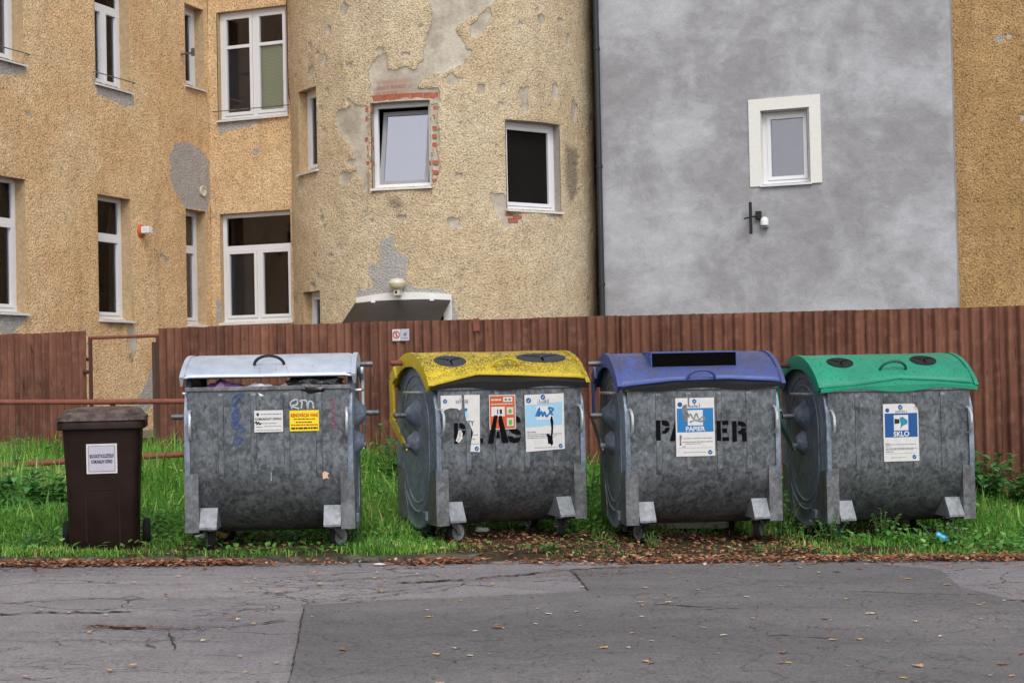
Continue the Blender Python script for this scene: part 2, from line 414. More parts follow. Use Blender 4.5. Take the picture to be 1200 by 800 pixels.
M['pipe_dark'] = plain('dark_grey_drainpipe', lin(44, 46, 54), .5, .2, .2, 6)
M['black_metal'] = plain('black_metal', (.012, .012, .013), .5, .2, .2, 8)
M['cream_glass'] = plain('cream_lamp_glass', lin(214, 204, 160), .25, 0, .06, 5)
M['cream'] = plain('cream_porcelain', lin(206, 200, 186), .3, 0, .08, 8)
M['orange_plastic'] = plain('orange_red_plastic', lin(184, 86, 44), .5, 0, .2, 10)
M['cable'] = plain('brown_cable', lin(96, 66, 44), .7, 0, .2, 5)
M['acrylic'] = plain('smoked_acrylic', lin(46, 42, 40), .4, 0, .35, 2.5, 0, .2)
M['brick'] = plain('red_brick', lin(164, 100, 80), .92, 0, .35, 14, .8, .2)
M['stone'] = plain('plinth_stone', lin(140, 130, 110), .95, 0, .3, 7, .9, .2)
M['bag_purple'] = plain('purple_plastic_bag', lin(112, 72, 128), .3, 0, .35, 12, .5)
M['bag_white'] = plain('white_plastic_bag', lin(206, 200, 214), .35, 0, .12, 12, .4)
M['bag_black'] = plain('black_plastic_bag', (.01, .01, .012), .25, 0, .4, 12, .6)
M['can_blue'] = plain('blue_can', lin(70, 170, 214), .35, .2, .2, 30)
M['concrete'] = plain('slab_concrete', lin(176, 172, 166), .95, 0, .15, 8, .5, .2)

# asphalt
def m_asphalt(name, lo, hi, crack):
    k = NT(name)
    big = k.noise(.6, 5, .6, k.coord((.45, 1.2, 1))); mid = k.noise(5., 6, .7); agg = k.noise(120., 3, .7)
    c = k.mix(k.step(big, .32, .68), lo[:3], hi[:3])
    c = k.mix(1., c, k.ramp(mid, (.3, .86), (.7, 1.1)), 'MULTIPLY')
    c = k.mix(1., c, k.ramp(agg, (.3, .62), (.5, 1.), (.72, 1.28)), 'MULTIPLY')
    c = k.mix(1., c, k.ramp(k.noise(48., 3, .8), (.32, .70), (.5, 1.), (.68, 1.26)), 'MULTIPLY')
    h = k.math('MULTIPLY', agg, .5)
    if crack > 0:
        vx = k.n('VectorMath'); vx.operation = 'ADD'; wob = k.n('TexNoise'); wob.inputs['Scale'].default_value = 3.; wob.inputs['Detail'].default_value = 6
        k.put(wob.inputs['Vector'], k.tc.outputs['Object']); sc = k.n('VectorMath'); sc.operation = 'SCALE'; sc.inputs['Scale'].default_value = .45
        k.put(sc.inputs[0], wob.outputs['Color']); k.put(vx.inputs[0], k.coord((.75, 1.3, 1))); k.put(vx.inputs[1], sc.outputs[0])
        e = k.voro(1.25, 'DISTANCE_TO_EDGE', 'Distance', vx.outputs[0]); e2 = k.voro(4.2, 'DISTANCE_TO_EDGE', 'Distance', vx.outputs[0])
        m1 = k.math('MULTIPLY', k.step(e, .004, .014, 1, 0), k.step(k.noise(1.3, 3), .42, .56))
        m2 = k.math('MULTIPLY', k.step(e2, .006, .028, 1, 0), k.step(k.noise(.9, 4, .6, k.coord((1, 1, 1), (4, 7, 0))), .5, .62))
        mk = k.math('MULTIPLY', k.math('MAXIMUM', m1, m2), crack)
        c = k.mix(mk, c, lin(44, 40, 40)[:3]); h = k.math('SUBTRACT', h, k.math('MULTIPLY', mk, 1.5))
    k.set(color=c, rough=k.step(mid, .3, .7, .72, .9), spec=.35); k.bump(h, .55, .008); return k.m
M['asphalt_old'] = m_asphalt('old_cracked_asphalt', lin(116, 111, 114), lin(140, 134, 136), .8)
M['asphalt_new'] = m_asphalt('darker_asphalt_patch', lin(94, 91, 93), lin(114, 110, 112), .35)
M['crack'] = plain('crack_dirt', lin(46, 39, 36), .95, 0, .3, 20)
k = NT('verge_soil'); n1 = k.noise(3., 6, .7); n2 = k.noise(40., 4, .7)
c = k.mix(k.step(n1, .35, .65), lin(52, 42, 32)[:3], lin(78, 66, 48)[:3]); c = k.mix(1., c, k.ramp(n2, (.3, .6), (.7, 1.3)), 'MULTIPLY')
k.set(color=c, rough=.95, spec=.2); k.bump(n2, .8, .02); M['soil'] = k.m
k = NT('kerb_concrete'); n1 = k.noise(6., 6, .7); n2 = k.noise(50., 4, .7)
c = k.mix(k.step(n1, .35, .65), lin(62, 58, 52)[:3], lin(104, 98, 92)[:3]); c = k.mix(k.step(k.noise(8., 5), .5, .62, 0, .7), c, lin(52, 62, 34)[:3])
c = k.mix(1., c, k.ramp(n2, (.3, .75), (.7, 1.2)), 'MULTIPLY'); k.set(color=c, rough=.95, spec=.2); k.bump(n2, .8, .01); M['kerb'] = k.m

def m_leafy(name, stops, trans=.4):
    k = NT(name); t = k.attr('tint')
    c = k.ramp(t, *[(p, lin(*q)[:3]) for p, q in stops])
    k.set(color=c, rough=.55, spec=.35)
    tl = k.n('BsdfTranslucent'); k.put(tl.inputs['Color'], c); mx = k.n('MixShader'); mx.inputs[0].default_value = trans
    k.t.links.new(k.b.outputs[0], mx.inputs[1]); k.t.links.new(tl.outputs[0], mx.inputs[2]); k.t.links.new(mx.outputs[0], k.out.inputs['Surface'])
    return k.m
M['grass'] = m_leafy('grass_blades', [(0, (62, 110, 36)), (.45, (110, 168, 60)), (.8, (158, 206, 98)), (.93, (190, 206, 122)), (1, (212, 196, 144))])
M['cover'] = m_leafy('broad_leaves', [(0, (58, 106, 44)), (.5, (98, 156, 70)), (.85, (138, 192, 106)), (1, (176, 196, 116))])
M['weed'] = m_leafy('weed_leaves', [(0, (50, 96, 44)), (.5, (80, 138, 68)), (1, (124, 172, 112))])
M['weed_yellow'] = m_leafy('yellowing_leaves', [(0, (92, 112, 48)), (.5, (150, 150, 60)), (1, (178, 140, 66))])
M['litter'] = m_leafy('dead_leaves', [(0, (80, 48, 36)), (.35, (134, 84, 60)), (.65, (172, 116, 86)), (.85, (200, 154, 122)), (1, (220, 192, 164))], .1)
for nm, c in (('leaf_yellow', (196, 158, 82)), ('leaf_tan', (186, 150, 112)), ('leaf_brown', (134, 92, 66)), ('leaf_pale', (204, 186, 156))):
    M[nm] = plain(nm + '_dry', lin(*c), .7, 0, .2, 40)
M['stem'] = plain('green_stem', lin(84, 100, 48), .7, 0, .2, 10)

# ================================================================== GROUND
def axis_pts(dense, far):
    return np.array(sorted(set(list(dense) + [s * q for q in far for s in (-1, 1)])))
xs = np.unique(np.concatenate([np.arange(-9, 9.01, .15), [-500, -200, -80, -40, -25, -16, -12, 12, 16, 25, 40, 80, 200, 500]]))
ys = np.unique(np.concatenate([np.arange(9.9, 19.01, .08), [-500, -200, -80, -40, -20, -8, 0, 5, 8.5, 20, 22, 25, 30, 45, 80, 200, 500]]))
X, Y = np.meshgrid(xs, ys, indexing='ij')
Z = ground_z(X, Y) + .022 * fbm(X * 2.2, Y * 2.2, 3) * sstep(Y, 10.7, 11.0) - .03 * (Y < 10.5)
nx, ny = len(xs), len(ys); idx = np.arange(nx * ny).reshape(nx, ny)
F = np.stack([idx[:-1, :-1], idx[1:, :-1], idx[1:, 1:], idx[:-1, 1:]], -1).reshape(-1, 4)
struct(np_mesh('ground', np.stack([X, Y, Z], -1).reshape(-1, 3), F, M['soil'], smooth=True), 'brown soil verge under grass and containers')

xs = np.unique(np.concatenate([np.arange(-9, 9.01, .1), [-90, -40, -20, -12, 12, 20, 40, 90]]))
edge = 10.70 + .05 * fbm(xs * 1.7, xs * 0, 11) - .16 * sstep(xs, .2, .8) * (1 - sstep(xs, 2.2, 2.8)) * .25
tv = np.concatenate([[0, .3, .5], np.linspace(.6, 1., 30)])
X = np.repeat(xs[:, None], len(tv), 1); Y = -14 + (edge[:, None] + 14) * tv[None, :]
Z = tilt(X) + .004 + .012 * fbm(X * .8, Y * .8, 5)
nx, ny = X.shape; idx = np.arange(nx * ny).reshape(nx, ny)
F = np.stack([idx[:-1, :-1], idx[1:, :-1], idx[1:, 1:], idx[:-1, 1:]], -1).reshape(-1, 4)
road = struct(np_mesh('road', np.stack([X, Y, Z], -1).reshape(-1, 3), F, M['asphalt_old'], smooth=True), 'old grey cracked asphalt road')
def road_z(x, y): return float(tilt(x) + .004 + .012 * fbm(np.array(x) * .8, np.array(y) * .8, 5))

# darker resurfaced patch: an irregular sheet with a straight sawn edge
def sheet(name, poly, mat, dz, res=.12, parent=None):
    poly = np.array(poly); x0, y0 = poly.min(0); x1, y1 = poly.max(0)
    import bmesh
    b = bmesh.new(); vs = [b.verts.new((p[0], p[1], 0)) for p in poly]; b.faces.new(vs)
    for ax, lo, hi in ((0, x0, x1), (1, y0, y1)):
        for q in np.arange(lo + res, hi, res):
            co = [0, 0, 0]; no = [0, 0, 0]; co[ax] = q; no[ax] = 1
            bmesh.ops.bisect_plane(b, geom=b.verts[:] + b.edges[:] + b.faces[:], plane_co=co, plane_no=no)
    for v in b.verts: v.co.z = road_z(v.co.x, v.co.y) + dz
    me = bpy.data.meshes.new(name); b.to_mesh(me); b.free()
    return link_mesh(name, me, mat, parent, smooth=True, fix=True)
def jag(pts, amp, seed, step=.12):
    out = []; rr = random.Random(seed)
    for (a, b_), (c, d) in zip(pts[:-1], pts[1:]):
        n = max(1, int(math.hypot(c - a, d - b_) / step))
        for i in range(n):
            t = i / n; out.append((a + (c - a) * t + (rr.uniform(-amp, amp) if i else 0), b_ + (d - b_) * t + (rr.uniform(-amp, amp) if i else 0)))
    out.append(pts[-1]); return out
patch = jag([(-.86, 4.0), (-.96, 6.6), (-1.18, 8.70), (.42, 9.22), (.40, 9.60), (.34, 10.16), (.9, 10.5), (2.3, 10.5), (2.72, 10.1), (2.62, 9.3), (2.80, 8.62), (3.6, 8.5), (9, 8.4)], .005, 5)
patch = patch + [(9, 4.0)]
struct(sheet('road_patch', patch, M['asphalt_new'], .006), 'newer darker asphalt patch laid over the old road')

def strip(pts, widths, name='crack'):
    m = MB(); n = len(pts)
    for i, (x, y) in enumerate(pts):
        a = pts[max(i - 1, 0)]; b = pts[min(i + 1, n - 1)]; d = Vector((b[0] - a[0], b[1] - a[1])).normalized(); nn = (-d.y, d.x); w = widths[i]
        m.v += [(x - nn[0] * w, y - nn[1] * w, road_z(x, y) + .0075), (x + nn[0] * w, y + nn[1] * w, road_z(x, y) + .0075)]
    m.f += [(2 * i, 2 * i + 1, 2 * i + 3, 2 * i + 2) for i in range(n - 1)]
    return m.build(name, M['crack'], road)
def crack(p, q, w, seed, wob=.022, step=.028):
    rr = random.Random(seed); n = max(4, int(math.dist(p, q) / step)); pts = []; ws = []; o = 0
    for i in range(n + 1):
        t = i / n; o = o * .7 + rr.uniform(-wob, wob); pts.append((p[0] + (q[0] - p[0]) * t, p[1] + (q[1] - p[1]) * t + o))
        ws.append(w * .6 * (rr.uniform(.15, 1.5)) * min(1, 8 * t + .2, 8 * (1 - t) + .2))
    strip(pts, ws)
for i, a in enumerate([((-2.9, 8.42), (-2.05, 8.50), .022), ((-2.0, 8.52), (-1.3, 8.60), .008), ((-2.2, 8.02), (-1.85, 7.93), .045), ((-1.85, 7.93), (-1.35, 7.98), .012),
        ((-1.4, 8.0), (-1.2, 8.15), .02), ((-1.75, 7.9), (-1.6, 7.3), .008), ((-2.9, 7.15), (-2.3, 7.4), .012), ((-2.6, 9.55), (-1.9, 9.6), .008), ((-1.1, 9.0), (-.4, 9.5), .012),
        ((-1.25, 9.75), (-.55, 9.95), .016), ((-.75, 9.62), (-.3, 9.72), .03), ((-.3, 9.75), (.45, 10.2), .022), ((.2, 10.15), (.75, 10.3), .02), ((-.6, 9.2), (-.95, 8.85), .012),
        ((2.72, 8.72), (3.1, 8.62), .03), ((1.9, 9.1), (2.7, 8.95), .008), ((.75, 8.62), (1.05, 8.5), .02), ((1.0, 8.45), (1.2, 8.4), .01), ((-2.75, 10.1), (-1.8, 10.0), .008), ((-1.6, 9.3), (-1.1, 8.8), .008), ((-.9, 5.2), (-.96, 6.6), .006), ((-.96, 6.6), (-1.18, 8.70), .007), ((-1.18, 8.71), (.42, 9.23), .005), ((.42, 9.22), (.36, 10.1), .008), ((-2.9, 7.6), (-1.3, 7.55), .005), ((-2.7, 9.0), (-1.5, 8.95), .005), ((-2.4, 6.9), (-1.2, 6.75), .005), ((1.2, 7.6), (1.5, 7.55), .012)]):
    crack(*a, seed=40 + i)

# kerb stones along the left half of the verge
kerb = struct(bpy.data.objects.new('kerb', None), 'low worn concrete kerb between road and grass'); COL.objects.link(kerb); kerb.location = (-2.5, 10.79, 0)
x = -7.0; i = 0
while x < -.25:
    L_ = .86 + .2 * random.random(); m = MB(); n = 9; prof = [(-.05, -.08), (-.05, .03), (-.038, .048), (.04, .05), (.05, .04), (.05, -.08)]
    vs = []; 
    for j in range(n + 1):
        t = j / n
        for a, b in prof: vs.append((-2.5 * 0 + x + L_ * t + 2.5 + (.01 if j == 0 else (-.01 if j == n else 0)), a + .008 * random.uniform(-1, 1), b + float(tilt(x + L_ * t)) + (.009 * random.uniform(-1, 1) if b > 0 else 0) - .012 * (random.random() < .15)))
    p = len(prof); fs = [(j * p + q, j * p + (q + 1) % p, (j + 1) * p + (q + 1) % p, (j + 1) * p + q) for j in range(n) for q in range(p)] + [tuple(range(p)), tuple(range(n * p, n * p + p))]
    o = m.add(vs, fs).build('kerbstone', M['kerb'], kerb); o.location.z = -.006 + .01 * random.uniform(-1, .3); o.rotation_euler.z = R(random.uniform(-.5, .5)); x += L_ + .012; i += 1

# bare concrete slab behind the containers
mb = MB(); mb.add([(.45, 12.72, 0), (1.75, 12.55, 0), (1.8, 13.0, 0), (.5, 13.2, 0), (.45, 12.72, .05), (1.75, 12.55, .05), (1.8, 13.0, .05), (.5, 13.2, .05)], [(0, 3, 2, 1), (4, 5, 6, 7), (0, 1, 5, 4), (1, 2, 6, 5), (2, 3, 7, 6), (3, 0, 4, 7)])
o = mb.build('concrete_slab', M['concrete']); o.location.z = gz(1.1, 12.8) - .01; struct(o, 'pale concrete slab lying in the verge behind the containers')

# ================================================================== BUILDINGS
TH = R(21); U_ = np.array([math.cos(TH), -math.sin(TH), 0]); V_ = np.array([math.sin(TH), math.cos(TH), 0])
K = np.array([-4.778, 25., 0]); G0 = np.array([1.4215, 23.8, 0]); T0 = np.array([-1.033, 24.9, 0]); TR = 2.41
BASE = .2

def sd_poly(P, poly):
    """signed distance, positive inside"""
    poly = np.asarray(poly, float); d = np.full(len(P), 1e9); ins = np.zeros(len(P), bool); n = len(poly)
    for i in range(n):
        a, b = poly[i], poly[(i + 1) % n]; e = b - a; w = P - a
        t = np.clip((w @ e) / max(e @ e, 1e-9), 0, 1); q = w - t[:, None] * e; d = np.minimum(d, (q ** 2).sum(1))
        c = (a[1] <= P[:, 1]) != (b[1] <= P[:, 1])
        with np.errstate(divide='ignore', invalid='ignore'):
            xx = a[0] + (P[:, 1] - a[1]) / (b[1] - a[1] if b[1] != a[1] else 1e-9) * e[0]
        ins ^= c & (P[:, 0] < xx)
    d = np.sqrt(d); return np.where(ins, d, -d)

def wall(name, parent, off, s0, s1, ztop, res, openings, pos, mat, feats, seed, pits=0, zfine=7.7, wob=.02):
    """fine grid wall; pos(s, z, depth) -> xyz; feats: (attribute, polygon in s,z)"""
    S = list(np.arange(s0, s1, res)) + [s1]; ZZ = list(np.arange(BASE, zfine, res)) + list(np.arange(zfine, ztop, .4)) + [ztop]
    for (a, b, c, d) in openings:
        for L_, q in ((S, a), (S, b), (ZZ, c), (ZZ, d)):
            if L_[0] < q < L_[-1]:
                L_[:] = [e for e in L_ if abs(e - q) > res * .45 or e in (L_[0], L_[-1])] + [q]
    S = np.unique(S); ZZ = np.unique(ZZ); X, Y = np.meshgrid(S, ZZ, indexing='ij'); P = np.stack([X.ravel(), Y.ravel()], 1)
    at = {kk: np.full(len(P), -.3) for kk in ('peel', 'cement', 'stain', 'brick', 'band')}
    for kk, poly in feats:
        at[kk] = np.maximum(at[kk], np.clip(sd_poly(P, poly), -.3, .3))
    rr = np.random.default_rng(seed)
    for _ in range(pits):
        c = np.array([rr.uniform(s0, s1), rr.uniform(2.2, 7.6)]); ra = rr.uniform(.012, .05) ; a = rr.uniform(.6, 1.6)
        at['peel'] = np.maximum(at['peel'], ra - np.hypot((P[:, 0] - c[0]) * a, P[:, 1] - c[1]))
    nz = fbm(P[:, 0] * 7, P[:, 1] * 7, seed, 3); at['peel'] = at['peel'] + .06 * nz * sstep(at['peel'], -.12, -.02); at['cement'] = at['cement'] + .07 * nz
    dep = .02 * sstep(at['peel'], -.004, .012) + wob * fbm(P[:, 0] * 1.3, P[:, 1] * 1.3, seed + 4) + .006 * fbm(P[:, 0] * 14, P[:, 1] * 14, seed + 9, 2)
    for (a, b, c, d) in openings:      # keep the edges of openings clean
        e = np.maximum(np.maximum(a - P[:, 0], P[:, 0] - b), np.maximum(c - P[:, 1], P[:, 1] - d)); dep *= sstep(e, -.001, .06)
    V = pos(P[:, 0], P[:, 1], dep) - off
    idx = np.arange(len(P)).reshape(len(S), len(ZZ)); F = np.stack([idx[:-1, :-1], idx[1:, :-1], idx[1:, 1:], idx[:-1, 1:]], -1).reshape(-1, 4)
    cs = ((S[:-1] + S[1:]) / 2)[:, None].repeat(len(ZZ) - 1, 1).ravel(); cz = ((ZZ[:-1] + ZZ[1:]) / 2)[None].repeat(len(S) - 1, 0).ravel()
    keep = np.ones(len(F), bool)
    for (a, b, c, d) in openings: keep &= ~((cs > a) & (cs < b) & (cz > c) & (cz < d))
    F = F[keep]
    o = np_mesh(name, V, F, mat, parent, at, smooth=True)
    uv = o.data.uv_layers.new(name='UVMap'); li = np.empty(len(o.data.loops), dtype=np.int32); o.data.loops.foreach_get('vertex_index', li)
    uv.data.foreach_set('uv', P[li].astype(np.float32).ravel())
    return o

def posA(s, z, d): return K[None] - s[:, None] * V_[None] - d[:, None] * U_[None] + z[:, None] * np.array([0, 0, 1.])[None]
def posB(s, z, d): return K[None] + s[:, None] * U_[None] + d[:, None] * V_[None] + z[:, None] * np.array([0, 0, 1.])[None]
def posG(s, z, d): return G0[None] + s[:, None] * U_[None] + d[:, None] * V_[None] + z[:, None] * np.array([0, 0, 1.])[None]
def posT(s, z, d):
    a = s / TR; r_ = TR - d
    return np.stack([T0[0] + r_ * np.sin(a), T0[1] - r_ * np.cos(a), z], 1)
def posH(s, z, d): return G0[None] + (s + 5.19)[:, None] * U_[None] + (d + .30)[:, None] * V_[None] + z[:, None] * np.array([0, 0, 1.])[None]

APT = thing('apartment_building', 'weathered beige apartment building with a rounded stair tower and peeling stucco', 'building', (-3.0, 23.5, 0))
AO = np.array(APT.location)
ANX = thing('rendered_building', 'smooth grey rendered building block with one small white framed window', 'building', tuple(G0 + 2.45 * U_ + V_ * 2))
NO = np.array(ANX.location)
RB = thing('stucco_building', 'rough ochre stucco building at the right edge beside the grey block', 'building', tuple(G0 + 6.2 * U_ + V_ * 2))
RO = np.array(RB.location)

def deg(a): return math.radians(a) * TR
# openings: s0, s1, z0, z1
oA = [(4.58, 5.45, 2.24, 4.02), (2.20, 3.00, 2.20, 3.985), (.165, .735, 2.18, 3.963), (4.575, 5.45, 5.55, 7.25), (2.17, 3.0, 5.57, 7.3), (.13, .67, 5.93, 7.22)]
oB = [(.16, 1.45, 2.21, 3.94), (.17, 1.425, 5.45, 7.18)]
oT = [(deg(-63.5), deg(-48.8), 4.42, 5.67), (deg(-23.1), deg(-1.9), 4.03, 5.27), (deg(24.7), deg(48.5), 3.70, 5.0), (deg(-62.4), deg(-48.8), 1.35, 2.60), (deg(-29.0), deg(3.4), .2, 2.36)]
oG = [(2.464, 3.18, 3.997, 5.077)]

# feature outlines on the tower: degrees and metres
def dpoly(*pts): return [(deg(a), z) for a, z in pts]
fT = [('peel', dpoly((-18.5, 7.3), (-9, 7.4), (4, 7.3), (8, 6.95), (21, 6.98), (22, 6.75), (15, 6.52), (8, 6.30), (11, 5.98), (10, 5.75), (2, 5.66), (-4, 5.55), (-7, 5.42), (1.8, 5.44), (1.8, 5.24), (-22, 5.27), (-23.5, 5.5), (-24, 5.75), (-22.5, 5.85), (-17, 6.0), (-17, 5.72), (-12, 5.74), (-6.5, 5.73), (-4.5, 5.85), (-2.5, 6.2), (0, 6.4), (-1.5, 6.7), (-4, 7.1))),
      ('peel', dpoly((12, 6.35), (19.5, 6.62), (20.5, 6.52), (17.5, 6.22), (13, 6.2))),
      ('peel', dpoly((-38, 5.22), (-32, 5.28), (-31, 5.45), (-29.5, 5.27), (-24.5, 5.25), (-24, 4.15), (-25.5, 3.95), (-28, 4.25), (-30, 4.55), (-34, 4.75), (-38, 4.95))),
      ('peel', dpoly((-37, 4.3), (-32, 4.28), (-33, 4.15), (-37, 4.1))), ('peel', dpoly((-1.8, 5.2), (0.6, 5.15), (.8, 4.3), (-.6, 4.05), (-1.8, 4.05))),
      ('peel', dpoly((4, 5.58), (6, 5.66), (8, 5.5), (4.5, 5.48))), ('peel', dpoly((15.5, 5.48), (17, 5.5), (17, 5.35), (15, 5.35))),
      ('peel', dpoly((31, 5.45), (34, 5.5), (34, 5.3), (31.5, 5.28))), ('peel', dpoly((3, 3.55), (8, 3.58), (7.5, 3.42), (3.5, 3.4))),
      ('peel', dpoly((18, 3.95), (23, 3.9), (24.3, 3.65), (30, 3.6), (30, 3.48), (24, 3.45), (20, 3.6))), ('peel', dpoly((-65, 4.35), (-60, 4.36), (-61, 4.12), (-65, 4.15))),
      ('brick', dpoly((-23, 5.30), (-9, 5.30), (-8, 5.62), (-22.5, 5.62))),
      ('stain', dpoly((-18, 3.88), (-13, 3.9), (-10.5, 3.75), (-14, 3.66), (-17.5, 3.75))),
      ('stain', dpoly((51, 4.75), (60, 4.7), (60, 4.0), (54, 3.8), (50.5, 4.2))),
      ('cement', dpoly((-20.5, 3.28), (-16, 3.33), (-14.5, 3.1), (-11, 2.98), (-11.5, 2.72), (-14, 2.62), (-4, 2.58), (2, 2.52), (5.2, 2.45), (5.8, 2.1), (5.5, 1.0), (3, 1.0), (3, 2.45), (-31, 2.45), (-30.5, 2.55), (-24, 2.62), (-25.5, 2.85), (-25, 2.92), (-20.5, 2.95)))]
for a0, z0, w, h in [(-52, 5.9, 3, .1), (-44, 6.0, 2, .1), (12, 5.95, 1.2, .06), (41, 6.55, 1.5, .08), (55, 6.3, 1.2, .1), (-34, 6.7, 2.2, .12), (-42, 6.45, 1.5, .1), (33, 5.2, 1.4, .1), (47, 5.5, 2, .14), (58, 5.25, 2, .2)]:
    fT.append(('peel', dpoly((a0 - w, z0), (a0, z0 + h), (a0 + w, z0 + h * .3), (a0 + w * .5, z0 - h * .6), (a0 - w * .4, z0 - h))))
fA = [('cement', [(1.16, 4.75), (1.0, 5.0), (.6, 5.0), (.25, 4.95), (.05, 4.8), (.0, 4.3), (.08, 3.98), (.75, 3.98), (1.0, 4.15), (1.15, 4.4)]),
      ('cement', [(3.1, 5.6), (2.1, 5.6), (2.1, 5.4), (2.5, 5.32), (2.95, 5.38)]), ('cement', [(5.5, 5.6), (4.5, 5.6), (4.5, 5.42), (4.9, 5.32), (5.5, 5.35)]),
      ('cement', [(5.4, 2.25), (4.6, 2.25), (4.65, 2.1), (4.95, 1.92), (5.3, 2.05)]), ('stain', [(2.9, 2.2), (2.25, 2.2), (2.4, 2.05), (2.8, 2.08)]),
      ('cement', [(1.62, 1.85), (1.3, 1.8), (1.5, 1.3), (1.7, .95), (2.1, .8), (2.2, 1.0), (1.9, 1.2), (1.75, 1.5)]),
      ('peel', [(2.28, 2.1), (2.05, 2.12), (2.1, 1.7), (2.2, 1.55), (2.3, 1.9)])]
fB = [('cement', [(.1, 5.46), (.9, 5.46), (1.0, 5.36), (.5, 5.28), (.2, 5.2)]), ('cement', [(.75, 4.95), (.9, 4.98), (.92, 4.84), (.78, 4.82)]), ('cement', [(.08, 2.6), (.2, 2.5), (.2, 2.2), (.05, 2.2)])]

wA = wall('left_wing_wall', APT, AO, 0, 6.2, 9.4, .032, oA, posA, M['stucco_a'], fA, 21, 10, 7.6)
wB = wall('rear_wing_wall', APT, AO, 0, 1.62, 9.4, .032, oB, posB, M['stucco_a'], fB, 31, 4, 7.6)
wT = wall('stair_tower_wall', APT, AO, deg(-84), deg(100), 9.4, .03, oT, posT, M['stucco_t'], fT, 41, 150, 7.6, .03)
bands = [('band', [(.02, 0), (.28, 0), (.28, 9), (.1, 9)]), ('band', [(4.79, 0), (5.08, 0), (5.08, 9), (4.79, 9)]), ('band', [(.2, 2.2), (4.7, 2.15), (4.7, 2.4), (.2, 2.45)])]
wG = wall('front_wall', ANX, NO, 0, 5.19, 9.4, .09, oG, posG, M['grey_render'], bands, 51, 0, 7.6, .012)
wR = wall('front_wall', RB, RO, 0, 4.0, 9.4, .05, [], posH, M['stucco_r'], [('cement', [(.55, 5.9), (.65, 5.95), (.7, 5.82), (.6, 5.8)])], 61, 25, 7.6, .03)
# sides, backs and flat tops so that the blocks are solid
def quadwall(name, parent, off, pts, mat, closed=False):
    m = MB(); n = len(pts); 
    for p in pts: m.v += [(p[0] - off[0], p[1] - off[1], BASE), (p[0] - off[0], p[1] - off[1], 9.4)]
    m.f += [(2 * i, 2 * ((i + 1) % n), 2 * ((i + 1) % n) + 1, 2 * i + 1) for i in range(n if closed else n - 1)]
    return m.build(name, mat, parent)
gp = [G0, G0 + V_ * 6, G0 + V_ * 6 + U_ * 5.19, G0 + U_ * 5.19]
quadwall('side_wall', ANX, NO, gp, M['grey_render'])
rp = [G0 + U_ * 5.195 + V_ * .30, G0 + U_ * 5.195 + V_ * 6, G0 + U_ * 9.19 + V_ * 6, G0 + U_ * 9.19 + V_ * .30]; quadwall('side_wall', RB, RO, rp, M['stucco_r'])
ap = [K - V_ * 6.2, K - V_ * 6.2 - U_ * 5, K + V_ * 6 - U_ * 5, K + V_ * 6 + U_ * 8.0]
quadwall('side_wall', APT, AO, ap, M['stucco_a'])
quadwall('joint_wall', APT, AO, [T0 + np.array([TR * math.sin(R(99)), -TR * math.cos(R(99)), 0]), G0 + V_ * 2.4 - U_ * .004], M['stucco_t'])
def cap(parent, off, pts, mat):
    m = MB(); n = len(pts); m.v += [(p[0] - off[0], p[1] - off[1], 9.4) for p in pts] + [(p[0] - off[0], p[1] - off[1], 9.6) for p in pts]
    m.f += [(i, (i + 1) % n, n + (i + 1) % n, n + i) for i in range(n)] + [tuple(range(n)), tuple(range(n, 2 * n))]; m.build('roof_slab', mat, parent)
cap(ANX, NO, gp, M['concrete']); cap(RB, RO, rp, M['concrete'])
arc = [T0 + np.array([TR * math.sin(a), -TR * math.cos(a), 0]) for a in np.linspace(R(-80), R(99), 24)]
cap(APT, AO, [K - V_ * 6.2, K] + arc + [G0 + V_ * 2.4 - U_ * .02, G0 + V_ * 5.9 - U_ * .02, K + V_ * 6 - U_ * 5, K - V_ * 6.2 - U_ * 5], M['concrete'])

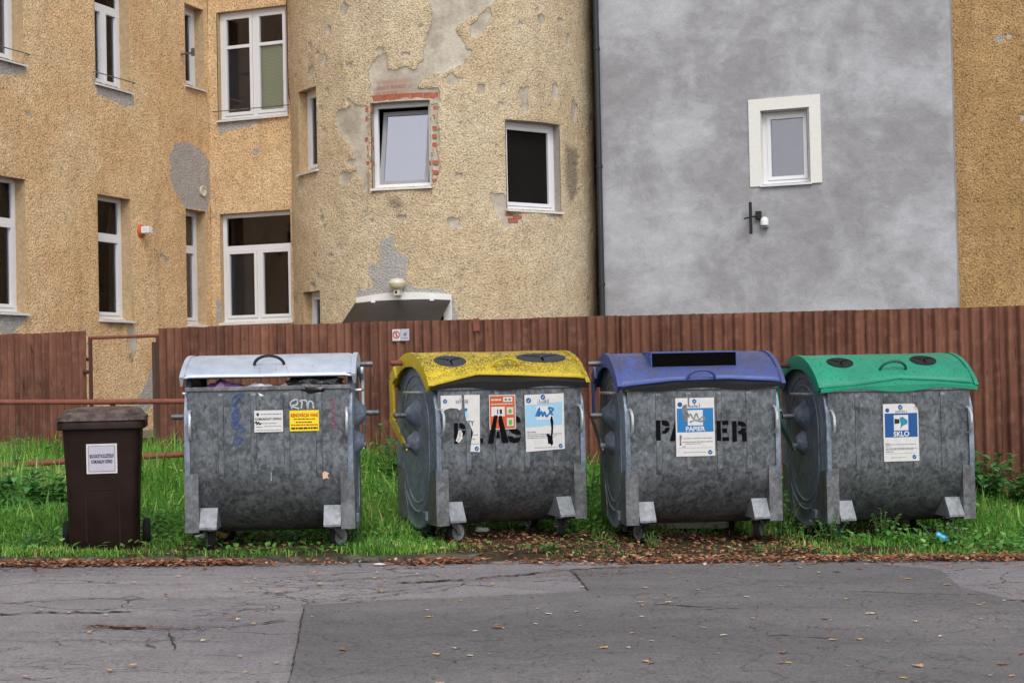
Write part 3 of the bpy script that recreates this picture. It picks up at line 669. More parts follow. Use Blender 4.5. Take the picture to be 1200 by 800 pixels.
# ---- windows
class Frame:
    """local frame of a wall opening: origin bottom-left seen from outside, e right, n into the wall"""
    def __init__(s, O, e, n): s.O = np.array(O, float); s.e = np.array(e, float); s.n = np.array(n, float)
    def p(s, x, d, z): return tuple(s.O + s.e * x + s.n * d + np.array([0, 0, z]))
def fbox(mb, fr, off, x0, x1, d0, d1, z0, z1):
    P = [fr.p(x, d, z) for z in (z0, z1) for (x, d) in ((x0, d0), (x1, d0), (x1, d1), (x0, d1))]
    P = [tuple(np.array(q) - off) for q in P]
    mb.add(P, [(0, 3, 2, 1), (4, 5, 6, 7), (0, 1, 5, 4), (1, 2, 6, 5), (2, 3, 7, 6), (3, 0, 4, 7)])
def window(parent, off, fr, w, h, depth, style, glass='glass', rm='reveal', back='room', blind=None, sill=True, outer=None, label=None, rail=False, sill_over=.05):
    # reveal
    m = MB()
    out = outer if outer is not None else [fr.p(t * w, 0, 0) for t in (0, 1)]
    n = len(out)
    for z in (0, h):
        a = [np.array(q) + np.array([0, 0, z]) - off for q in out]; b = [np.array(fr.p(w * i / (n - 1), depth + .02, z)) - off for i in range(n)]
        m.add(a + b, [(i, i + 1, n + i + 1, n + i) for i in range(n - 1)])
    for i, x in ((0, 0), (n - 1, w)):
        a = np.array(out[i]) - off; b = np.array(fr.p(x, depth + .02, 0)) - off; up = np.array([0, 0, h]); m.add([a, b, b + up, a + up], [(0, 1, 2, 3)])
    win = MB(); fw = .062
    B = lambda x0, x1, z0, z1, d0=0., d1=.06: fbox(win, fr, off, x0, x1, depth + d0, depth + d1, z0, z1)
    B(0, fw, 0, h); B(w - fw, w, 0, h); B(fw, w - fw, 0, fw); B(fw, w - fw, h - fw, h)
    panes = []
    def sash(x0, x1, z0, z1, q=.05):
        B(x0 + .004, x0 + q, z0 + .004, z1 - .004, -.014, .05); B(x1 - q, x1 - .004, z0 + .004, z1 - .004, -.014, .05)
        B(x0 + q, x1 - q, z0 + .004, z0 + q, -.014, .05); B(x0 + q, x1 - q, z1 - q, z1 - .004, -.014, .05); panes.append((x0 + q, x1 - q, z0 + q, z1 - q))
    if style == 'transom1':                      # light above, one sash below
        zt = h * .66; B(fw, w - fw, zt, zt + .075); panes.append((fw, w - fw, zt + .075, h - fw)); sash(fw, w - fw, fw, zt)
    elif style == 'transom2':
        zt = h * .66; B(fw, w - fw, zt, zt + .08); panes.append((fw, w - fw, zt + .08, h - fw)); xm = w / 2; B(xm - .03, xm + .03, fw, zt); sash(fw, xm - .03, fw, zt); sash(xm + .03, w - fw, fw, zt)
    elif style == 'transom2n':                   # small lights: two sashes below, narrow left one
        zt = h * .66; B(fw, w - fw, zt, zt + .075); panes.append((fw, w - fw, zt + .075, h - fw)); xm = w * .5; B(xm - .025, xm + .025, fw, zt); sash(fw, xm - .025, fw, zt); sash(xm + .025, w - fw, fw, zt)
    elif style == 'cross':
        xm = w / 2; B(xm - .035, xm + .035, fw, h - fw)
        for a, b in ((fw, xm - .035), (xm + .035, w - fw)):
            zt = h * .66; sash(a, b, fw, h - fw, .055); panes.pop(); B(a + .055, b - .055, zt, zt + .05, -.01, .045); panes.append((a + .055, b - .055, fw + .055, zt)); panes.append((a + .055, b - .055, zt + .05, h - fw - .055))
    elif style == 'tilt':
        tilt_sash = True
    else:
        sash(fw, w - fw, fw, h - fw, .055)
    wo = win.build('window', M['upvc'], parent)
    if label: wo['label'] = label
    if style == 'tilt':                          # sash hung open from its bottom edge
        class Lean(Frame):
            def p(s, x, d, z): return tuple(s.O + s.e * (x + .05 * z / h) + s.n * (d + .13 * z) + np.array([0, 0, z]))
        fl = Lean(fr.O, fr.e, fr.n); sm_ = MB()
        for a, b, c, d in ((fw - .01, fw + .05, fw, h - fw - .03), (w - fw - .09, w - fw - .03, fw, h - fw - .03), (fw + .05, w - fw - .09, fw, fw + .055), (fw + .05, w - fw - .09, h - fw - .09, h - fw - .03)): fbox(sm_, fl, off, a, b, depth + .02, depth + .07, c, d)
        so_ = sm_.build('open_sash', M['upvc_grey'], wo)
        pm = MB(); fbox(pm, fl, off, fw + .04, w - fw - .08, depth + .04, depth + .046, fw + .05, h - fw - .08); pm.build('pane', M[glass], wo)
    m.build('reveal', M[rm], wo)
    for q, (x0, x1, z0, z1) in enumerate(panes):
        pm = MB(); fbox(pm, fr, off, x0 - .008, x1 + .008, depth + .026, depth + .032, z0 - .008, z1 + .008); pm.build('pane', M[glass], wo)
        if blind and q in blind:
            bm_ = MB(); fbox(bm_, fr, off, x0 - .02, x1 + .02, depth + .066, depth + .070, z0 - .02, z1 + .02); bm_.build('blind', M[blind[q]], wo)
    rm_ = MB(); fbox(rm_, fr, off, -.2, w + .2, depth + .5, depth + .52, -.2, h + .2)
    for a, b in ((-.2, -.19), (w + .19, w + .2)): fbox(rm_, fr, off, a, b, depth + .075, depth + .5, -.2, h + .2)
    for a, b in ((-.2, -.19), (h + .19, h + .2)): fbox(rm_, fr, off, -.19, w + .19, depth + .075, depth + .5, a, b)
    rm_.build('interior', M[back], wo)
    if sill:
        sm = MB(); so = sill_over; z1 = .012
        P = [fr.p(-.02, depth, z1 + .01), fr.p(w + .02, depth, z1 + .01), fr.p(w + .02, -so, -.022), fr.p(-.02, -so, -.022)]
        Q = [np.array(q) - off for q in P]; dn = np.array([0, 0, -.022]); sm.add([tuple(q) for q in Q] + [tuple(q + dn) for q in Q], [(0, 1, 2, 3), (7, 6, 5, 4), (0, 4, 5, 1), (1, 5, 6, 2), (2, 6, 7, 3), (3, 7, 4, 0)])
        sm.build('sill', M['sill'], wo)
    if rail:
        tm = MB(); tm.tube([tuple(np.array(fr.p(-.07, .02, .13)) - off), tuple(np.array(fr.p(-.07, -.05, .13)) - off), tuple(np.array(fr.p(w + .07, -.05, .13)) - off), tuple(np.array(fr.p(w + .07, .02, .13)) - off)], .008, 6); tm.build('guard_rod', M['steel'], wo)
    return wo
def frA(o): return Frame(K - V_ * o[1] + np.array([0, 0, o[2]]), V_, -U_), o[1] - o[0], o[3] - o[2]
def frB(o): return Frame(K + U_ * o[0] + np.array([0, 0, o[2]]), U_, V_), o[1] - o[0], o[3] - o[2]
def frG(o): return Frame(G0 + U_ * o[0] + np.array([0, 0, o[2]]), U_, V_), o[1] - o[0], o[3] - o[2]
def frT(o):
    a, b = o[0] / TR, o[1] / TR; pt = lambda q: np.array([T0[0] + TR * math.sin(q), T0[1] - TR * math.cos(q), o[2]])
    e = pt(b) - pt(a); w = np.linalg.norm(e); e /= w; mid = (a + b) / 2; n = np.array([-math.sin(mid), math.cos(mid), 0])
    return Frame(pt(a), e, n), w, o[3] - o[2], [tuple(pt(a + (b - a) * i / 8)) for i in range(9)]
f, w, h = frA(oA[0]); window(APT, AO, f, w, h, .17, 'transom1', back='room', rm='reveal', blind={1: 'blind_brown', 0: 'curtain_dark'})
f, w, h = frA(oA[1]); window(APT, AO, f, w, h, .17, 'transom1', blind={0: 'curtain_dark', 1: 'curtain_dark'})
f, w, h = frA(oA[2]); window(APT, AO, f, w, h, .17, 'transom1', glass='glass_mid', blind={0: 'curtain', 1: 'curtain'})
f, w, h = frA(oA[3]); window(APT, AO, f, w, h, .19, 'single', glass='glass_mid', blind={0: 'curtain'}, rail=True)
f, w, h = frA(oA[4]); window(APT, AO, f, w, h, .17, 'transom2n', blind={0: 'curtain', 1: 'curtain', 2: 'blind'}, rail=True)
f, w, h = frA(oA[5]); window(APT, AO, f, w, h, .17, 'single', blind={0: 'curtain_dark'})
f, w, h = frB(oB[0]); window(APT, AO, f, w, h, .10, 'transom2', blind={1: 'curtain_dark'}, label='wide white ground floor window with a long transom light')
f, w, h = frB(oB[1]); window(APT, AO, f, w, h, .10, 'cross', blind={2: 'blind', 0: 'curtain_dark'}, rail=True, label='upper white window with a pale green blind behind one sash')
f, w, h, ol = frT(oT[0]); window(APT, AO, f, w, h, .15, 'single', outer=ol, blind={0: 'curtain'}, rm='reveal')
f, w, h, ol = frT(oT[1]); wT2 = window(APT, AO, f, w, h, .13, 'tilt', outer=ol, glass='glass_sky', rm='reveal_grey', sill_over=.07, label='tower window edged by bare bricks mirroring the pale sky')
f, w, h, ol = frT(oT[2]); window(APT, AO, f, w, h, .15, 'single', outer=ol, glass='glass_black', rm='reveal_grey', sill_over=.06, label='tower window with black glass')
f, w, h, ol = frT(oT[3]); window(APT, AO, f, w, h, .15, 'single', outer=ol, sill=False, blind={0: 'curtain'})
f, w, h = frG(oG[0]); wGw = window(ANX, NO, f, w, h, .14, 'single', glass='glass_mid', rm='white_plaster', blind={0: 'curtain'})
m = MB(); fr = f
for a, b, c, d in ((-.174, 0, -.03, h + .174), (w, w + .163, -.03, h + .174), (0, w, h, h + .174)): fbox(m, fr, NO, a, b, -.025, .0, c, d)
m.build('window_surround', M['white_plaster'], wGw)

# exposed bricks round the tower window and under its neighbour
def brick(a, z, w, h, proud, seed):
    rr = random.Random(seed); q = R(a); j = lambda: rr.uniform(-.006, .006); m = MB()
    P = [(x + j(), y + j() * .6, zz + j()) for zz in (-h / 2, h / 2) for (x, y) in ((-w / 2, -proud), (w / 2, -proud), (w / 2, .05), (-w / 2, .05))]
    m.add(P, [(0, 3, 2, 1), (4, 5, 6, 7), (0, 1, 5, 4), (1, 2, 6, 5), (2, 3, 7, 6), (3, 0, 4, 7)])
    o = m.build('brick', M['brick'], wT); o.location = tuple(np.array([T0[0] + (TR - .016) * math.sin(q), T0[1] - (TR - .016) * math.cos(q), z]) - AO); o.rotation_euler = (0, R(rr.uniform(-3, 3)), q)
n = 0
for a, w in ((-21.6, .2), (-16.4, .215), (-11.2, .205), (-6.4, .18), (-2.0, .17), (.6, .045)): brick(a, 5.335 + .004 * a * 0, w, .085, .012, n); n += 1
for i, z in enumerate((4.12, 4.24, 4.40, 4.51, 4.63, 4.75, 4.93, 5.05, 5.18)): brick(-24.2 - .3 * (i % 2), z, .05 + .03 * (i % 3), .065, .008, 50 + i)
for i, z in enumerate((4.10, 4.22, 4.36, 4.62, 4.74, 4.86, 5.02, 5.16)): brick(-.9 + .35 * (i % 2), z, .06 + .035 * (i % 3), .06, .008, 70 + i)
for i, (a, z, w) in enumerate(((25.5, 3.63, .12), (29.5, 3.58, .2), (34.5, 3.60, .19), (27, 3.53, .16), (-18.5, 3.93, .14), (53, 4.55, .1), (54, 4.25, .1))): brick(a, z, w, .06, .004, 90 + i)

# stone plinth of the left wing: single stones
for r_ in range(2):
    s = .1 + .2 * r_
    while s < 5.9:
        w = random.uniform(.3, .5); z0 = .2 + .21 * r_; m = MB(); j = lambda: random.uniform(-.015, .015); rr = []
        for (zz, dd) in ((z0, 0), (z0 + .03, -.05), (z0 + .17, -.05), (z0 + .195, 0)):
            for (ss, ds) in ((s + .01, .0), (s + .04, -.0), (s + w - .04, 0), (s + w - .01, 0)):
                edge_ = ss in (s + .01, s + w - .01); p = K - V_ * ss + U_ * (.0 if edge_ else -dd + abs(j())) + np.array([0, 0, zz + j() * .5]); rr.append(tuple(p - AO))
        m.add(rr, [(a * 4 + b, a * 4 + b + 1, a * 4 + b + 5, a * 4 + b + 4) for a in range(3) for b in range(3)]); m.build('stone', M['stone'], wA, smooth=False); s += w

# drainpipe between tower and grey block
m = MB(); p = G0 - U_ * .0 - V_ * .05; q = p - AO
m.cyl((q[0] - .02, q[1], BASE), (q[0] - .02, q[1], 9.4), .042, n=14)
pipe = m.build('drainpipe', M['pipe_dark'], APT, smooth=40)
for z in (2.6, 4.4, 6.2): MB().cyl((q[0] - .02, q[1], z), (q[0] - .02, q[1], z + .05), .052, n=14).build('pipe_clip', M['pipe_dark'], pipe)
# thin cable in the joint between the rear wing and the tower
m = MB(); c = lambda s, d, z: tuple(K + U_ * s - V_ * d + np.array([0, 0, z]) - AO)
m.tube([c(1.462, .03, 8.5), c(1.458, .03, 7.0), c(1.452, .03, 6.2), c(1.46, .03, 5.8), c(1.50, .03, 5.55), c(1.51, .03, 5.2), c(1.51, .03, 3.6), c(1.51, .03, 1.2)], .010, 6); m.build('cable', M['cable'], APT)

# tower door: white arched head and jamb, dark opening
f, w, h, ol = frT(oT[4]); m = MB()
A = lambda a, r_, z: tuple(np.array([T0[0] + r_ * math.sin(R(a)), T0[1] - r_ * math.cos(R(a)), z]) - AO)
aa = np.linspace(-30.2, 4.2, 15); hd = []
for a in aa:
    t = (a + 30.2) / 34.4; z0 = 2.345 + .05 * math.sin(math.pi * t); hd += [A(a, TR + .03, z0), A(a, TR + .03, z0 + .11), A(a, TR - .1, z0 + .11), A(a, TR - .1, z0)]
m.add(hd, [(4 * i + q, 4 * i + (q + 1) % 4, 4 * i + 4 + (q + 1) % 4, 4 * i + 4 + q) for i in range(14) for q in range(4)] + [(0, 1, 2, 3), (56, 57, 58, 59)])
door = m.build('door_surround', M['white_plaster'], APT)
for a0, a1 in ((-30.2, -27.6), (1.4, 4.2)):
    m = MB(); P = [A(a, r_, z) for z in (.2, 2.345) for (a, r_) in ((a0, TR + .025), (a1, TR + .025), (a1, TR - .14), (a0, TR - .14))]; m.add(P, [(0, 3, 2, 1), (4, 5, 6, 7), (0, 1, 5, 4), (1, 2, 6, 5), (2, 3, 7, 6), (3, 0, 4, 7)]); m.build('door_jamb', M['white_plaster'], door)
m = MB(); fbox(m, f, AO, 0, w, .24, .28, 0, h + .05); m.build('door_leaf', M['room'], door)
# smoked canopy over the door, sloping down and out
mid = R(-13); dn = np.array([math.sin(mid), -math.cos(mid), 0]); et = np.array([math.cos(mid), math.sin(mid), 0]); c0 = T0 + dn * (TR + .02)
m = MB(); P = []
for t, dz in ((0., .0), (.78, -.42)):
    for q in np.linspace(-.72, .72, 9):
        for th_ in (0, .012): P.append(tuple(c0 + dn * (t - .05 * (abs(q) / .72) ** 2 * (1 - t)) + et * q + np.array([0, 0, 2.36 + dz + .03 * math.cos(q * 2.1) + th_]) - AO))
m.add(P, [(2 * i, 2 * i + 2, 18 + 2 * i + 2, 18 + 2 * i) for i in range(8)] + [(2 * i + 1, 2 * i + 3, 18 + 2 * i + 3, 18 + 2 * i + 1) for i in range(8)] + [(18 + 2 * i, 18 + 2 * i + 2, 18 + 2 * i + 3, 18 + 2 * i + 1) for i in range(8)] + [(2 * i, 2 * i + 2, 2 * i + 3, 2 * i + 1) for i in range(8)] + [(0, 1, 19, 18), (16, 17, 35, 34)])
can = m.build('canopy', M['acrylic'], APT)
for q in (-.42, .46):
    p = c0 + et * q + dn * .02 + np.array([0, 0, 2.375]) - AO; MB().box(p[0] - .03, p[0] + .03, p[1] - .03, p[1] + .03, p[2] - .01, p[2] + .035).build('canopy_clip', M['upvc'], can)

# ---- fixtures on the walls
lp = T0 + np.array([math.sin(R(-13.8)), -math.cos(R(-13.8)), 0]) * (TR + .12)
L_ = thing('wall_lamp', 'cream oval glass lamp on a bracket above the tower door', 'lamp', (lp[0], lp[1], 2.50), R(-13.8))
MB().lathe([(.02, .20), (.085, .19), (.115, .155), (.12, .125)], n=20).build('lamp_cap', M['cream'], L_, smooth=50)
MB().lathe([(.117, .122), (.11, .09), (.085, .055), (.05, .04)], n=20).build('lamp_glass', M['cream_glass'], L_, smooth=50)
MB().bbox(-.045, .045, -.04, .12, -.05, .045, .01).build('bracket', M['cream'], L_); MB().cyl((0, -.045, .0), (0, -.038, .0), .02).build('screw_cap', M['black_metal'], L_)
sp = K - V_ * 1.947 + U_ * .0
S_ = thing('alarm_box', 'small white box on an orange red base beside the ground floor window', 'alarm', (sp[0], sp[1], 3.526), -TH)
m = MB(); m.lathe([(.10, .0), (.10, .012), (.075, .03), (.05, .04)], axis='x', n=16); m.build('base_plate', M['orange_plastic'], S_, smooth=40)
MB().bbox(.035, .17, -.06, .05, -.04, .065, .01).build('housing', M['upvc'], S_)
vp = K - V_ * .245
Vn = thing('vent_ring', 'small cream ring vent in the grey plaster patch near the corner', 'vent', (vp[0], vp[1], 4.298), -TH)
MB().lathe([(.085, .0), (.085, .03), (.06, .03), (.06, .012)], axis='x', n=18).build('ring', M['cream'], Vn, smooth=40); MB().cyl((.004, 0, 0), (.01, 0, 0), .06, n=18).build('grille', M['rust_dark'], Vn)
hp = K - V_ * .78
Hk = thing('wall_bracket', 'small grey iron bracket sticking out left of the narrow upper window', 'bracket', (hp[0], hp[1], 6.38), -TH)
MB().cyl((-.01, 0, 0), (.22, -.02, .0), .018, n=8).build('arm', M['steel'], Hk); MB().box(.2, .235, -.04, .01, -.05, .07).build('end_plate', M['steel'], Hk)
cp = G0 + U_ * 2.317
An = thing('wall_antenna', 'black flat antenna on a wall bracket below the white framed window', 'antenna', (cp[0], cp[1], 3.513), -TH)
MB().bbox(-.026, .018, -.17, -.135, -.25, .22, .01).build('antenna_panel', M['black_metal'], An); MB().tube([(-.1, -.16, -.02), (.0, -.15, .0), (.1, -.06, .02)], .012, 8).build('cross_arm', M['black_metal'], An)
MB().bbox(.05, .13, -.08, -.001, -.03, .09, .008).build('mount', M['black_metal'], An); MB().tube([(.11, -.03, -.03), (.115, -.03, -.1), (.13, -.01, -.14)], .008, 6).build('cable', M['black_metal'], An)
cp = G0 + U_ * 2.50
Cm = thing('security_sensor', 'small white dome sensor on the grey wall beside the black antenna', 'sensor', (cp[0], cp[1], 3.418), -TH)
MB().lathe([(.06, .0), (.062, .06), (.05, .1), (.025, .12), (.005, .124)], (0, -.075, -.03), n=16).build('dome', M['upvc'], Cm, smooth=40); MB().bbox(-.05, .05, -.09, -.001, -.065, -.03, .006).build('bracket', M['upvc_grey'], Cm)

# ================================================================== CORRUGATED FENCE
F0 = np.array([-3.831, 17., 0])
def fence_sheet(parent, s0, w, top0, top1, seed, sink=.06):
    rr = random.Random(seed); n = int(w / .0125); m = MB(); ph = rr.random() * .1; dy = rr.uniform(-.006, .006); rag = rr.uniform(-.006, .006)
    P0 = F0 + U_ * s0
    for i in range(n + 1):
        a = w * i / n; p = F0 + U_ * (s0 + a) + V_ * (.023 * math.sin(2 * math.pi * (s0 + a + ph) / .1) + dy)
        zb = gz(p[0], p[1]) - sink; zt = top0 + (top1 - top0) * i / n + rag + rr.uniform(-.0025, .0025); zm = (zb + zt) / 2
        for z in (zb, zm, zt): m.v.append((p[0] - P0[0], p[1] - P0[1], z))
    m.f += [(3 * i + q, 3 * i + 3 + q, 3 * i + 4 + q, 3 * i + 1 + q) for i in range(n) for q in (0, 1)]
    o = m.build('sheet', M['rust_sheet'], parent, smooth=True); o.location = tuple(P0 - np.array(parent.location)); return o
FL = thing('corrugated_fence', 'short rusty corrugated fence length left of the gate opening', 'fence', tuple(F0 + U_ * -2.4))
FM = thing('corrugated_fence', 'long rusty corrugated fence running behind the containers', 'fence', tuple(F0 + U_ * 4.5))
for i, s in enumerate((-4.5, -3.62, -2.74, -1.86)): fence_sheet(FL, s, .9, 1.855, 1.865, 200 + i)
tops = lambda s: 1.872 - .0085 * s
cuts = [0, .62, 1.17, 1.62, 2.32, 3.08, 3.72, 4.35, 5.2, 6.05, 6.62, 7.45, 8.2, 8.75, 9.5, 10.3]
for i, (a, b) in enumerate(zip(cuts[:-1], cuts[1:])): fence_sheet(FM, a - .015, b - a + .03, tops(a), tops(b), 300 + i)
# rail and posts behind the sheets
for prt, a, b in ((FL, -4.5, -.97), (FM, 0, 10.2)):
    for z in (.75, 1.55):
        p, q = F0 + U_ * a + V_ * .055 - np.array(prt.location), F0 + U_ * b + V_ * .055 - np.array(prt.location); MB().cyl((p[0], p[1], z), (q[0], q[1], z), .02, n=8).build('rail', M['rust_dark'], prt)
    s = a + .02
    while s <= b:
        p = F0 + U_ * s + V_ * .1 - np.array(prt.location); MB().cyl((p[0], p[1], 0), (p[0], p[1], 1.72), .03, n=8).build('post', M['rust_dark'], prt); s += 2.1
# tin offcut folded over the top edge
p = F0 + U_ * 3.74 - V_ * .03 - np.array(FM.location); MB().bbox(p[0] - .035, p[0] + .03, p[1] - .004, p[1] + .004, 1.72, 1.85).build('patch', M['rust_pipe'], FM)
# gate frame
GT = thing('gate_frame', 'thin rusty iron gate frame standing in the fence opening', 'gate frame', tuple(F0 + U_ * -.45))
go = np.array(GT.location); fp = lambda s, d=0: F0 + U_ * s + V_ * d - go
for s in (-.90, -.02):
    p = fp(s); MB().box(p[0] - .018, p[0] + .018, p[1] - .018, p[1] + .018, .3, 1.78).build('post', M['rust_dark'], GT)
p, q = fp(-.92), fp(0); MB().cyl((p[0], p[1], 1.785), (q[0], q[1], 1.785), .018, n=8).build('top_bar', M['rust_pipe'], GT)
p, q = fp(-.99), fp(-.89); MB().cyl((p[0], p[1], 1.41), (q[0], q[1], 1.41), .022, n=8).build('hinge', M['rust_dark'], GT)
for i, (s, d, t, lab) in enumerate(((-.10, .08, 1.72, 'tall brown weathered timber post inside the gate opening'), (-.035, .14, 1.56, 'shorter brown timber post against the fence end at the gate'))):
    p = F0 + U_ * s + V_ * d; o = MB().bbox(-.03, .03, -.03, .03, -.1, t - .38, .006).build('timber_post', M['old_wood']); o.location = (p[0], p[1], .38); o.rotation_euler = (0, R(.6 if i else -.4), -TH); tag(o, lab, 'post')
# prohibition sign on the fence
p = F0 + U_ * 2.90 - V_ * .02
SG = thing('notice_sign', 'small white double notice plate with red prohibition symbol on the fence', 'sign', (p[0], p[1], 1.707), -TH)
MB().bbox(-.095, -.002, -.008, .0, -.06, .06, .003).build('plate', M['paper'], SG); MB().bbox(.002, .095, -.008, .0, -.06, .06, .003).build('plate', M['label_lilac'], SG)
m = MB(); n = 28; vs = [( -.048 + r_ * math.cos(2 * math.pi * i / n), -.0095, .004 + r_ * math.sin(2 * math.pi * i / n)) for r_ in (.030, .040) for i in range(n)]
m.add(vs, [(i, (i + 1) % n, n + (i + 1) % n, n + i) for i in range(n)]); m.add([(-.074, -.0105, .026), (-.068, -.0105, .031), (-.022, -.0105, -.018), (-.028, -.0105, -.023)], [(0, 1, 2, 3)]); m.build('prohibition_symbol', M['ink_red'], SG)
m = MB(); m.add([(-.052, -.0092, -.02), (-.044, -.0092, -.02), (-.044, -.0092, .018), (-.052, -.0092, .018)], [(0, 1, 2, 3)]); m.add([(-.053, -.0092, .02), (-.043, -.0092, .02), (-.043, -.0092, .03), (-.053, -.0092, .03)], [(0, 1, 2, 3)]); m.build('figure_symbol', M['ink_black'], SG)
m = MB(); m.add([(.03, -.0095, -.01), (.065, -.0095, -.01), (.072, -.0095, .02), (.062, -.0095, .035), (.055, -.0095, .01), (.045, -.0095, .03), (.035, -.0095, .015)], [tuple(range(7))]); m.add([(.02, -.0095, -.035), (.078, -.0095, -.035), (.078, -.0095, -.028), (.02, -.0095, -.028)], [(0, 1, 2, 3)]); m.build('pictogram', M['ink_grey'], SG)
# pipe railing in the grass, left
RL = thing('pipe_railing', 'low rusty two pipe railing in the grass behind the brown bin', 'railing', (-4.2, 15.2, .2))
def rp(pts, nm, r_): MB().tube([(x + 4.2, y - 15.2, z - .2) for x, y, z in pts], r_, 10).build(nm, M['rust_pipe'], RL, smooth=40)
rp([(-6.4, 15.25, 1.13), (-5., 15.2, 1.118), (-4.1, 15.2, 1.10), (-3.2, 15.2, 1.089), (-2.75, 15.2, 1.085)], 'upper_pipe', .026)
rp([(-6.4, 15.25, .43), (-5., 15.2, .497), (-4.1, 15.2, .545), (-3.2, 15.2, .575), (-2.75, 15.2, .59)], 'lower_pipe', .028)
for x in (-6.2, -3.9, -2.8): rp([(x, 15.24, .1), (x, 15.24, 1.08)], 'post', .026)

# ================================================================== TEXT AND PRINT
def text_part(body, size, x, z, y, mat, parent, name='lettering', sx=1., bold=0., align='CENTER', rot=0.):
    cu = bpy.data.curves.new(name, 'FONT'); cu.body = body; cu.size = size; cu.align_x = align; cu.offset = bold; cu.fill_mode = 'FRONT'; cu.resolution_u = 3
    o = bpy.data.objects.new(name, cu); COL.objects.link(o)
    me = bpy.data.meshes.new_from_object(o); bpy.data.objects.remove(o); bpy.data.curves.remove(cu)
    for v in me.vertices:
        a, b = v.co.x * sx, v.co.y
        v.co = (x + a * math.cos(rot) - b * math.sin(rot), y, z + a * math.sin(rot) + b * math.cos(rot))
    return link_mesh(name, me, M[mat], parent, fix=False)
def flat(name, poly, y, mat, parent, th=.0012):
    """thin plate facing -y from (x, z) outline"""
    m = MB(); n = len(poly); m.v += [(a, y, b) for a, b in poly] + [(a, y + th, b) for a, b in poly]
    m.f += [tuple(range(n)), tuple(range(2 * n - 1, n - 1, -1))] + [(i, (i + 1) % n, n + (i + 1) % n, n + i) for i in range(n)]
    return m.build(name, M[mat], parent)
def rect(x0, x1, z0, z1): return [(x0, z0), (x1, z0), (x1, z1), (x0, z1)]
def ell(cx, cz, a, b=None, n=18): b = a if b is None else b; return [(cx + a * math.cos(2 * math.pi * i / n), cz + b * math.sin(2 * math.pi * i / n)) for i in range(n)]
def lines(name, rows, y, mat, parent):
    m = MB()
    for x0, x1, z, t in rows:
        x = x0
        while x < x1 - .004:
            l_ = min(random.uniform(.012, .035), x1 - x); m.add([(x, y, z), (x + l_, y, z), (x + l_, y, z + t), (x, y, z + t)], [(0, 1, 2, 3)]); x += l_ + .004
    o = m.build(name, M[mat], parent); o['kind'] = 'stuff'; return o
def blur_word(x0, x1, z, h, y, mat, parent):
    m = MB(); x = x0
    while x < x1:
        w = random.uniform(.003, .006); t = random.choice((.55, .6, 1.)) * h; m.add([(x, y, z), (x + w, y, z), (x + w, y, z + t), (x, y, z + t)], [(0, 1, 2, 3)])
        if random.random() < .6: m.add([(x + w, y, z + t * .35), (x + w + .006, y, z + t * .35), (x + w + .006, y, z + t * .55), (x + w, y, z + t * .55)], [(0, 1, 2, 3)])
        x += w + random.uniform(.004, .009)
    o = m.build('faded_print', M[mat], parent); o['kind'] = 'stuff'; return o
def badge(cx, cz, r_, y, parent):
    o = flat('badge', ell(cx, cz, r_), y, 'ink_dblue', parent, .0004)
    return o
def tick(cx, cz, r_, y, parent):
    flat('badge_tick', [(cx - r_ * .55, cz), (cx - r_ * .3, cz + r_ * .15), (cx - r_ * .1, cz - r_ * .1), (cx + r_ * .5, cz + r_ * .6), (cx + r_ * .65, cz + r_ * .4), (cx - r_ * .05, cz - r_ * .55)], y, 'ink_sky', parent, .0003)
LET = dict(P=[[(0, 0), (.28, 0), (.28, 1), (0, 1)], [(.37, 1), (.62, .98), (.80, .86), (.84, .70), (.56, .70), (.48, .76), (.37, .77)], [(.84, .63), (.79, .46), (.62, .35), (.37, .34), (.37, .46), (.5, .5), (.57, .63)]],
           A=[[(0, 0), (.27, 0), (.50, 1), (.32, 1)], [(.57, 1), (.68, 1), (1, 0), (.70, 0), (.52, .78)], [(.40, .18), (.60, .18), (.55, .42), (.46, .42)]],
           E=[[(0, 0), (.28, 0), (.28, 1), (0, 1)], [(.37, .79), (.78, .79), (.78, 1), (.37, 1)], [(.37, .40), (.68, .40), (.68, .62), (.37, .62)], [(.37, 0), (.80, 0), (.80, .19), (.37, .19)]],
           R=[[(0, 0), (.28, 0), (.28, 1), (0, 1)], [(.37, 1), (.62, .98), (.84, .88), (.88, .72), (.6, .72), (.5, .78), (.37, .79)], [(.88, .65), (.82, .5), (.88, .36), (.90, 0), (.62, 0), (.60, .32), (.37, .40), (.37, .52), (.55, .55), (.60, .65)]],
           L=[[(0, 0), (.28, 0), (.28, 1), (0, 1)], [(.36, 0), (.8, 0), (.8, .24), (.36, .24)]],
           S=[[(.06, .58), (.04, .78), (.2, .96), (.45, 1.), (.44, .82), (.32, .76), (.33, .66), (.45, .58)], [(.53, 1.), (.78, .92), (.86, .74), (.58, .74), (.53, .80)], [(.1, .5), (.5, .56), (.82, .42), (.86, .3), (.62, .3), (.3, .36)], [(.0, .26), (.3, .26), (.42, .18), (.62, .2), (.86, .22), (.72, .04), (.4, .0), (.12, .06)]])
def stencil(ch, x, z, w, h, y, parent):
    m = MB()
    for poly in LET[ch]: m.add([(x + a * w, y, z + b * h) for a, b in poly], [tuple(range(len(poly)))])
    return m.build('stencil_letter', M['black_paint'], parent)
